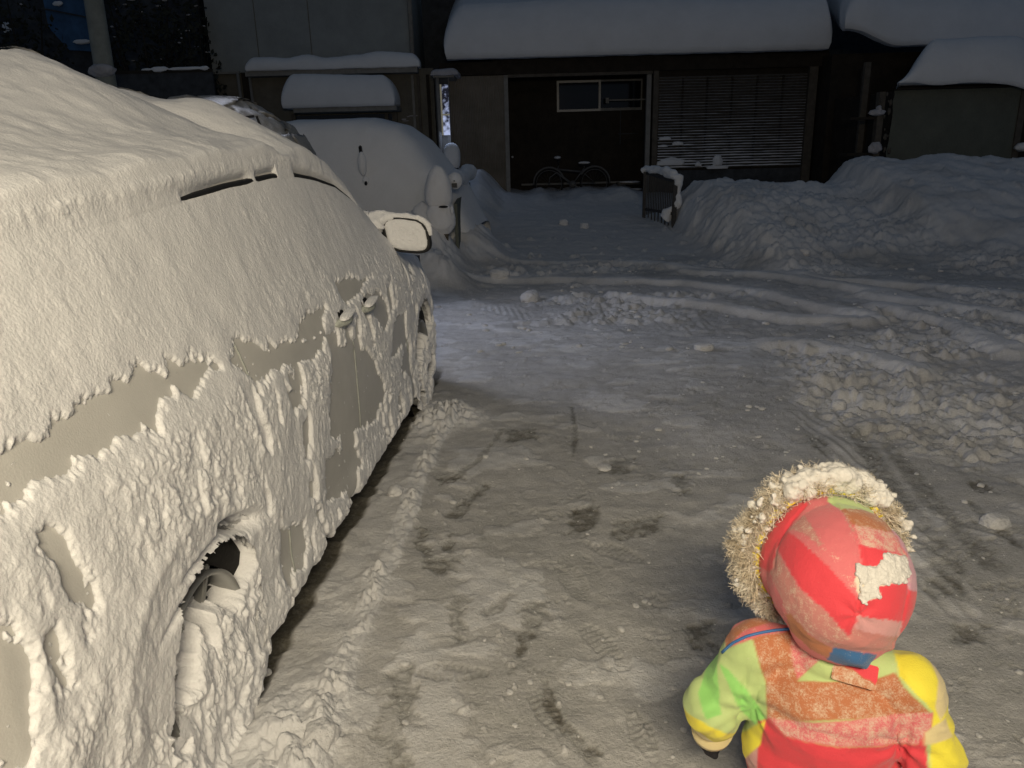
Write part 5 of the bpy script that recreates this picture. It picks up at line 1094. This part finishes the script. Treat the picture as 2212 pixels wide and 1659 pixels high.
    panels = [(J([(-100, 800), (200, 1100), (270, 1290), (200, 1400), (650, 1420), (700, 1100), (700, 900)]), GREEN, .12),
        (J([(400, 1150), (450, 1250), (520, 1400), (600, 1480), (640, 1420), (560, 1300), (450, 1180)]), GREEN2, .05), (J([(330, 1100), (380, 1100), (420, 1400), (350, 1420), (300, 1300)]), GREEN2, .1),
        (J([(560, 1010), (770, 985), (800, 1230), (1140, 1250), (1300, 1200), (1340, 1270), (1490, 1420), (1200, 1415), (800, 1425), (650, 1420), (640, 1250), (600, 1130)]), BROWN, .27),
        (J([(755, 985), (950, 1100), (800, 1235), (770, 1150)]), PINK, .32), (J([(800, 1240), (945, 1100), (1170, 1090), (1310, 1190), (1150, 1245)]), GREEN, .15), (J([(1160, 1100), (1280, 1000), (1330, 1100), (1300, 1210)]), GREEN, .18),
        (J([(650, 1415), (900, 1432), (1200, 1415), (1490, 1400), (1500, 1450), (1410, 1565), (1000, 1548), (740, 1500)]), PINK, .31),
        (J([(600, 1440), (660, 1420), (740, 1500), (1000, 1550), (1410, 1565), (1450, 1500), (1480, 2400), (560, 2400)]), RED, .05), (J([(480, 1660), (600, 1550), (600, 2400), (470, 2400)]), PALEP, .2),
        (J([(400, 1000), (420, 900), (800, 850), (800, 985), (600, 1012), (430, 1080)]), PINK, .22), (J([(400, 1010), (520, 925), (650, 900), (660, 940), (520, 980), (430, 1070)]), BROWN, .2),
        (J([(250, 1390), (500, 1520), (640, 1430), (610, 1560), (520, 1640), (440, 1800), (60, 1900), (100, 1500), (200, 1350)]), YEL, .06), (J([(120, 1560), (250, 1460), (400, 1600), (430, 1760), (60, 1900)]), CREAM, .1),
        (J([(1285, 985), (1330, 960), (1460, 1050), (1700, 1150), (1700, 2200), (1440, 2200), (1480, 1480), (1490, 1400), (1320, 1220)]), YEL, .04), (J([(1490, 1120), (1620, 1150), (1650, 1300), (1530, 1450), (1500, 1380), (1530, 1250)]), CREAM, .1), (J([(1440, 1500), (1560, 1440), (1600, 1540), (1440, 1570)]), CREAM, .05), (J([(1340, 960), (1280, 920), (1420, 990), (1460, 1040)]), PALEP, .2)]
    OB = .62; VP = np.stack([V[:, 0], V[:, 2]+(V[:, 1]+.10)*OB], -1)
    C, D = paint(VP, panels, GREEN, .0025, 3, .0012)
    attrc(me, 'tint', C); attr(me, 'dust', D); link(me, 'jacket', FAB, rt)
    # piping along the left shoulder
    def oncloth(Vs, Ns, x, z, off=.001):
        k = np.where(Ns[:, 1]*.85-Ns[:, 2]*.53 < -.1)[0]; d = (Vs[k, 0]-x)**2+(Vs[k, 2]+(Vs[k, 1]+.10)*.62-z)**2+.0003*(Vs[k, 1]); i = k[int(np.argmin(d))]; return Vs[i]+Ns[i]*off
    me_n = mnorm(me); L = J([(415, 1100), (470, 1045), (530, 1018), (600, 1000), (690, 985), (785, 978)])
    pts = []; 
    for (a, b_), (c, d_) in zip(L[:-1], L[1:]):
        for t in (0, .33, .66): pts.append(tuple(oncloth(V, me_n, a+(c-a)*t, b_+(d_-b_)*t, .0015)))
    pts.append(tuple(oncloth(V, me_n, *L[-1], .0015)))
    P = np.array(pts); P[1:-1] = (P[:-2]+P[1:-1]*2+P[2:])/4
    b = MB(); b.tube([tuple(p) for p in P], .0030, 8); own2(b.build('piping', mat('blue_piping', (.05, .15, .36), .5), None, True), rt)
    # --- hood
    pr = [('e', HC, (.129, .142, .140), np.array(Matrix.Rotation(yaw, 3, 'Z'))), ('e', HC+np.array([.010, -.01, -.066]), (.104, .108, .092), None), ('e', HC+f*.06+np.array([0, 0, .0]), (.130, .095, .137), headR)]
    me = sdf_mesh('hood', pr, .0038, 8); V = mverts(me); N = mnorm(me); q = V-HC
    # cut the face opening
    al = q @ f; ra = np.linalg.norm(q-np.outer(al, f), axis=1)
    # seams: two long seams from the brow to the nape, plus the gathered nape
    vdir = np.array([0, .50, .866]); a2 = q[:, 0]/.129; b2 = ((q @ vdir)+.004)/.150
    def K(x, y): return ((x-712)/522, -(y-895)/570)
    seamL = [K(*p) for p in [(590, 360), (680, 420), (760, 520), (820, 660), (850, 800), (858, 1000), (862, 1100), (830, 1240)]]
    seamR = [K(*p) for p in [(900, 330), (1000, 430), (1100, 570), (1160, 720), (1175, 900), (1150, 1100), (1110, 1260)]]
    seamE = [K(*p) for p in [(430, 400), (330, 540), (270, 680), (250, 800), (255, 900)]]
    rear = al < .10
    sdm = np.minimum(sdline(a2, b2, seamL), sdline(a2, b2, seamR)); d = -.0028*np.exp(-(sdm/.014)**2)*rear+.0022*np.exp(-((sdline(a2, b2, seamL)-.04)/.03)**2)*rear
    d = d-.0025*np.exp(-(sdline(a2, b2, seamE)/.018)**2)*rear
    tuck = K(860, 1100); rr = np.hypot(a2-tuck[0], b2-tuck[1]); ang = np.arctan2(b2-tuck[1], a2-tuck[0]); d = d+.0035*np.exp(-(rr/.22)**2)*np.sin(ang*6+1)*rear
    d = d+.0035*np.sin(b2*30+4*vn(a2*3, b2*3, 5))*ss(-.45, -.85, b2)*ss(.1, .8, a2+.3)*rear+.005*fbm3(V*12, 4, 9)+.0035*(1-2.5*np.abs(fbm3(V*np.array([12, 12, 8]), 3, 12)))*ss(.2, -.6, b2)
    V = V+N*d[:, None]; 
    # snow lying on the hood below the crown: thicken
    patch = [K(*p) for p in [(830, 800), (960, 760), (1010, 660), (1150, 655), (1170, 760), (1150, 830), (1040, 860), (960, 900), (1000, 960), (870, 1000), (820, 900)]]
    setv(me, V)
    pan = [([K(*p) for p in [(150, 1500), (150, 300), (420, 380), (600, 340), (700, 430), (800, 600), (850, 800), (862, 1100), (830, 1250), (700, 1360), (400, 1200)]], PINK, .20),
        ([K(*p) for p in [(330, 600), (430, 470), (560, 400), (700, 430), (790, 560), (560, 700), (480, 640)]], DUSTP, .26),
        ([K(*p) for p in [(420, 480), (600, 370), (690, 440), (810, 640), (850, 860), (700, 760), (560, 660)]], PINK, .14),
        ([K(*p) for p in [(100, 900), (200, 560), (400, 380), (440, 400), (300, 620), (250, 760), (235, 940)]], RED, .02),
        ([K(*p) for p in [(310, 620), (420, 680), (600, 800), (760, 920), (862, 1010), (862, 1100), (830, 1245), (640, 1100), (480, 1010), (260, 760)]], RED, .08),
        ([K(*p) for p in [(235, 940), (250, 770), (470, 1010), (640, 1105), (830, 1250), (860, 1330), (740, 1380), (400, 1200)]], DUSTP, .25),
        ([K(*p) for p in [(590, 380), (560, 300), (640, 240), (850, 240), (920, 380), (820, 385), (680, 415)]], GREEN, .16),
        ([K(*p) for p in [(680, 415), (820, 382), (930, 382), (1060, 500), (1000, 520), (770, 520)]], BROWN, .24),
        ([K(*p) for p in [(770, 518), (1060, 510), (1160, 660), (1000, 650), (820, 650)]], PINK, .33),
        ([K(*p) for p in [(820, 650), (1150, 650), (1175, 800), (1175, 1080), (1150, 1095), (862, 1100), (855, 790)]], RED, .04),
        ([K(*p) for p in [(862, 1100), (1160, 1085), (1150, 1200), (850, 1200)]], PALEP, .12), ([K(*p) for p in [(850, 1195), (1150, 1190), (1110, 1290), (900, 1350), (760, 1380), (820, 1260)]], DUSTP, .16),
        ([K(*p) for p in [(900, 320), (960, 330), (1300, 700), (1300, 900), (1175, 900), (1150, 640), (1050, 490)]], LILAC, .20), ([K(*p) for p in [(1175, 880), (1300, 860), (1300, 1150), (1130, 1300), (1160, 1100)]], RED, .06),
        (patch, (.74, .66, .62), .6),
        ([K(*p) for p in [(380, 1200), (420, 1190), (560, 1290), (740, 1360), (700, 1440), (560, 1400), (420, 1300)]], BROWN, .10), ([K(*p) for p in [(735, 1345), (1020, 1340), (1000, 1440), (900, 1480), (700, 1450)]], BLUE, .16)]
    C, D = paint(np.stack([a2, b2], -1), pan, PINK, .010, 5, .012)
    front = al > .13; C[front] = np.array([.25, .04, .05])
    attrc(me, 'tint', C); attr(me, 'dust', D); ho = link(me, 'hood', FAB, rt)
    # snow cake on the hood
    rng = np.random.default_rng(9); cake = []
    k = np.where((sdpoly(a2+.05*fbm(a2*9, b2*9, 3, 6), b2+.05*fbm(a2*9+4, b2*9, 3, 7), patch) < 0) & rear)[0]
    for i in rng.choice(k, min(700, len(k)), replace=False):
        r_ = rng.uniform(.0025, .0062); cake.append(('e', V[i]+N[i]*.0, (r_, r_, r_*.6)))
    me_c = sdf_mesh('snow_crust', cake, .0022, 2); Vc = mverts(me_c); Nc = mnorm(me_c); Vc = Vc+Nc*(.0020*fbm3(Vc*120, 3, 5)+.0012*vn3(Vc*320, 3))[:, None]; setv(me_c, Vc)
    c_ = link(me_c, 'snow_crust', CLING); c_['kind'] = 'stuff'; own2(c_, ho)
    # yellow lining edge and padded rim
    rc = HC+f*.085+np.array([0, 0, .005]); up_ = np.array([0, 0, 1.0])
    T = np.linspace(0, 2*math.pi, 60, endpoint=False)
    b = MB(); b.tube([tuple(rc-f*.002+sd*math.cos(t)*.134+up_*math.sin(t)*.141) for t in T], .009, 12, True); own2(b.build('hood_edge', mat('yellow_lining', (.80, .68, .08), .6), None, True), rt)
    # --- fur: fine strands bunched in tufts round the opening
    n = 17000; t = rng.uniform(-.15*math.pi, 1.45*math.pi, n); t = rng.uniform(0, 2*math.pi, n); t = t[(t < 4.2) | (t > 5.3)]; n = len(t)
    ring = rc+f*.018+np.outer(np.cos(t), sd)*.142+np.outer(np.sin(t), up_)*.149
    rad = np.outer(np.cos(t), sd)+np.outer(np.sin(t), up_)
    ph = rng.uniform(-1.3, 1.5, n); dirs = rad*np.cos(ph)[:, None]+f*np.sin(ph)[:, None]*.9+rng.normal(0, .22, (n, 3)); dirs /= np.linalg.norm(dirs, axis=1)[:, None]
    clump = vn(t*14, ph*3, 901)[:, None]*.5*np.cross(rad, f)+vn(t*9+5, ph*4, 902)[:, None]*.3*f
    ln = (.034+.022*rng.random(n)+.012*vn(t*7, ph*2, 903))[:, None]; root_p = ring+rad*(-.012)+dirs*.004
    e1 = np.cross(dirs, rng.normal(0, 1, (n, 3))); e1 /= np.linalg.norm(e1, axis=1)[:, None]; e2 = np.cross(dirs, e1); tw = vn(t*23, ph*6, 905)*3+rng.normal(0, .7, n)
    K_ = 6; pts = []
    for q_ in range(K_):
        u_ = q_/(K_-1); a_ = (tw+u_*9.5)[:, None]; pts.append(root_p+(dirs+clump*u_)*ln*u_*.9+(e1*np.cos(a_)+e2*np.sin(a_))*.0095*u_**.7-np.array([0, 0, .006])*u_*u_)
    Vf = []; 
    for q_ in range(K_): wd_ = .0011*(1-.6*q_/(K_-1)); Vf += [pts[q_]-e2*wd_, pts[q_]+e2*wd_]
    Vf = np.stack(Vf, 1).reshape(-1, 3); base_i = np.arange(n)[:, None]*2*K_
    Ff = np.concatenate([base_i+np.array([2*q_, 2*q_+1, 2*q_+3, 2*q_+2]) for q_ in range(K_-1)])
    fur = link(mesh_np('fur_trim', Vf, Ff), 'fur_trim', mat('fur', (.46, .37, .25), .8, 0, 30, col2=(.78, .73, .64)), rt)
    Tn = [x for x in T if not 4.2 < x < 5.3]; b = MB(); b.tube([tuple(rc+f*.016+sd*math.cos(x)*.143+up_*math.sin(x)*.152) for x in np.linspace(5.3-2*math.pi, 4.2, 60)], .017, 12); own2(b.build('fur_backing', mat('fur_base', (.30, .22, .13), .9, .2, 40), None, True), fur)
    # snow caught in the fur, heaviest on the crown
    pr = []
    for k in range(420):
        x = rng.normal(1.45, .50) if k < 130 else rng.uniform(-.25, 4.1); rr_ = rng.uniform(.005, .013) if k < 130 else rng.uniform(.003, .008); ou = rng.uniform(-.012, .030 if k < 130 else .034)
        p = rc+f*rng.uniform(-.016, .03)+sd*math.cos(x)*(.145+ou)+up_*math.sin(x)*(.152+ou); pr.append(('e', p, (rr_, rr_*rng.uniform(.8, 1.2), rr_*.85)))
    for k, (x, ou, r_) in enumerate(((1.78, .012, .026), (1.62, .004, .026), (1.45, .018, .030), (1.30, .006, .027), (1.12, .014, .027), (2.3, .002, .018), (2.05, .006, .021), (.85, .010, .020), (.60, .006, .016), (2.55, .0, .014), (.98, .0, .022), (1.9, -.006, .02))):
        pr.append(('e', rc+f*rng.uniform(-.01, .012)+sd*math.cos(x)*(.145+ou)+up_*math.sin(x)*(.152+ou), (r_, r_*.9, r_*.85)))
    me = sdf_mesh('fur_snow', pr, .0026, 2); Vc = mverts(me); Nc = mnorm(me); Vc = Vc+Nc*(.0052*fbm3(Vc*48, 3, 5)+.0030*fbm3(Vc*130, 2, 3))[:, None]; setv(me, Vc)
    c_ = link(me, 'fur_snow', CLING); c_['kind'] = 'stuff'; own2(c_, fur)
    # --- collar tab below the hood
    p = oncloth(mverts(bpy.data.meshes['jacket']), me_n, *J([(1080, 1160)])[0], .006)
    b = MB(); b.box((-.039, -.003, -.022), (.039, .003, .022), .002); tb = b.build('collar_tab', FAB); me = tb.data; Vt = mverts(me); attrc(me, 'tint', np.where((Vt[:, 2] > .000)[:, None], np.array([RED]), np.array([BROWN]))); attr(me, 'dust', np.where(Vt[:, 2] > 0, .05, .3))
    bm = bmesh.new(); bm.from_mesh(me); bmesh.ops.subdivide_edges(bm, edges=bm.edges, cuts=6, use_grid_fill=True); bm.to_mesh(me); bm.free(); Vt = mverts(me)
    me.attributes.remove(me.attributes['tint']); me.attributes.remove(me.attributes['dust']); k = (Vt[:, 2]+.3*Vt[:, 0] > .002+.003*vn(Vt[:, 0]*200, Vt[:, 2]*0, 3)); attrc(me, 'tint', np.where(k[:, None], np.array([RED]), np.array([BROWN]))); attr(me, 'dust', np.where(k, .05, .34))
    tb.parent = rt; tb.location = tuple(p+np.array([0, -.008, -.008])); tb.rotation_euler = (math.radians(-38), math.radians(5), math.radians(3))
    # --- mittens: palm, four curled fingers and a thumb
    for H_, E_, sg, nm_m in ((hL, eL, -1, mat('black_mitten', (.02, .02, .025), .8)), (hR, eR, 1, mat('blue_mitten', (.10, .36, .55), .6, .15, 60))):
        d = (H_-E_)/np.linalg.norm(H_-E_); side_ = np.cross(d, [0, 1, 0]); side_ /= np.linalg.norm(side_); fw = np.cross(side_, d)
        pr = [('c', H_-d*.02, H_+d*.035, .030, .032)]
        for q_, (o_, l_) in enumerate(((-.021, .034), (-.007, .040), (.008, .038), (.021, .030))):
            a = H_+d*.045+fw*o_; m_ = a+d*l_*.55+side_*(-.004*sg); e_ = m_+d*l_*.30+side_*(-.016*sg); pr += [('c', a, m_, .0115, .0105), ('c', m_, e_, .0105, .009)]
        a = H_+d*.012+fw*.026; m_ = a+d*.022+fw*.018; pr += [('c', a, m_, .012, .011), ('c', m_, m_+d*.016+fw*.002, .011, .009)]
        me = sdf_mesh('mitten', pr, .0035, 3); link(me, 'mitten', nm_m, rt)
        c0 = H_-d*.030; b = MB(); b.tube([tuple(c0), tuple(c0+d*.026)], [.047, .044], 24); me = b.build('cuff', FAB, None, True); Vt = mverts(me.data); attrc(me.data, 'tint', np.repeat(np.array([CREAM if sg < 0 else YEL]), len(Vt), 0)); attr(me.data, 'dust', np.zeros(len(Vt))); own2(me, rt)
    # --- snow trousers and boots
    pt = [('e', (0, .005, .30), (.145, .115, .10)), ('c', (-.062, .01, .28), (-.066, .01, .12), .078, .066), ('c', (.062, .01, .28), (.066, .01, .12), .078, .066)]
    me = sdf_mesh('trousers', pt, .006, 5); V = mverts(me); N = mnorm(me); V = V+N*(.004*fbm3(V*12, 3, 5))[:, None]; setv(me, V); attrc(me, 'tint', np.where((vn(V[:, 0]*7, V[:, 2]*9, 77) > 0)[:, None], np.array([RED]), np.array([PINK]))); attr(me, 'dust', np.full(len(V), .15)); link(me, 'trousers', FAB, rt)
    for sg in (-1, 1):
        me = sdf_mesh('boot', [('c', (sg*.068, 0, .14), (sg*.068, .0, .05), .052, .046), ('c', (sg*.068, .0, .042), (sg*.068, .075, .036), .042, .036)], .005, 3); link(me, 'boot', mat('boot', (.04, .05, .09), .6), rt)
child()

# ------------------------------------------------------------------ loose lumps of snow, twigs
def lumps():
    L = [((1520, 752), .085, .045, 'pale fist-sized snow lump lying on the smooth ground beyond the child, by itself'), ((1145, 645), .14, .09, 'large snow chunk on the rutted snow beyond the mirror, nearer of two'),
         ((1080, 605), .15, .09, 'large snow chunk on the rutted snow beyond the mirror, farther of two'), ((1815, 858), .06, .05, 'small bright snow lump at the near edge of the rough snow, right of the centre'),
         ((1262, 507), .10, .08, 'right one of two blocks of snow side by side on the shed drive'), ((1218, 507), .10, .08, 'left one of two blocks of snow side by side on the shed drive'),
         ((855, 1062), .05, .035, 'rounded snow lump in the strip beside the car sill'), ((575, 1455), .022, .017, 'small snow ball beside the rear tyre of the car'), ((690, 1590), .060, .05, 'big rounded clod of snow by the bottom edge, beside the rear tyre'),
         ((1735, 568), .09, .07, 'snow lump on the low part of the ploughed bank'), ((2150, 1130), .07, .045, 'clod of snow on the trodden ground right of the child'), ((1305, 1010), .05, .014, 'flat flake of snow among dark scuffs in the middle of the yard')]
    for k, ((px, py), r_, h, lab) in enumerate(L):
        r_ *= .78; h *= .78
        x, y = gp(px, py); z = gz(x, y)
        for _ in range(4): x, y = gp(px, py, z+h*.3); z = gz(x, y)
        V, F = blob((0, 0, h*.35), (r_, r_*.85, h), 5, .22, 1.8, 60+k, rot3(k*1.3, 0, 0), .85); me = mesh_np('snow_lump', V, F); attr(me, 'dirt_shade', np.full(len(V), .10)); o = link(me, 'snow_lump', GROUND, None, (x, y, z)); tag(o, lab, 'snow lump')
    rng = np.random.default_rng(3); parts = []
    for k in range(700):
        if k < 330: px, py = rng.uniform(860, 2250), rng.uniform(900, 1680)
        elif k < 560: px, py = rng.uniform(1350, 2250), rng.uniform(560, 1000)
        else: px, py = rng.uniform(930, 1400), rng.uniform(560, 760)
        x, y = gp(px, py); parts.append((x, y))
    P = np.array(parts); H = height(P[:, 0].copy(), P[:, 1].copy())[0]+bankR(P[:, 0], P[:, 1])+bankL(P[:, 0], P[:, 1])+bankS(P[:, 0], P[:, 1]); out = []
    for k in range(len(P)):
        r_ = (.0022+.009*rng.random()**5)*(1+.42*max(0, P[k, 1]-2)); out.append(blob((P[k, 0], P[k, 1], H[k]+r_*.15), (r_*rng.uniform(.8, 1.6), r_, r_*rng.uniform(.4, .75)), 2, .35, 1.7, k, rot3(rng.uniform(0, 6), 0, 0), .8))
    V, F = merge(out); me = mesh_np('snow_crumbs', V, F); attr(me, 'dirt_shade', np.full(len(V), .16)); o = link(me, 'snow_crumbs', GROUND); tag(o, None, None, None, 'stuff')
lumps()
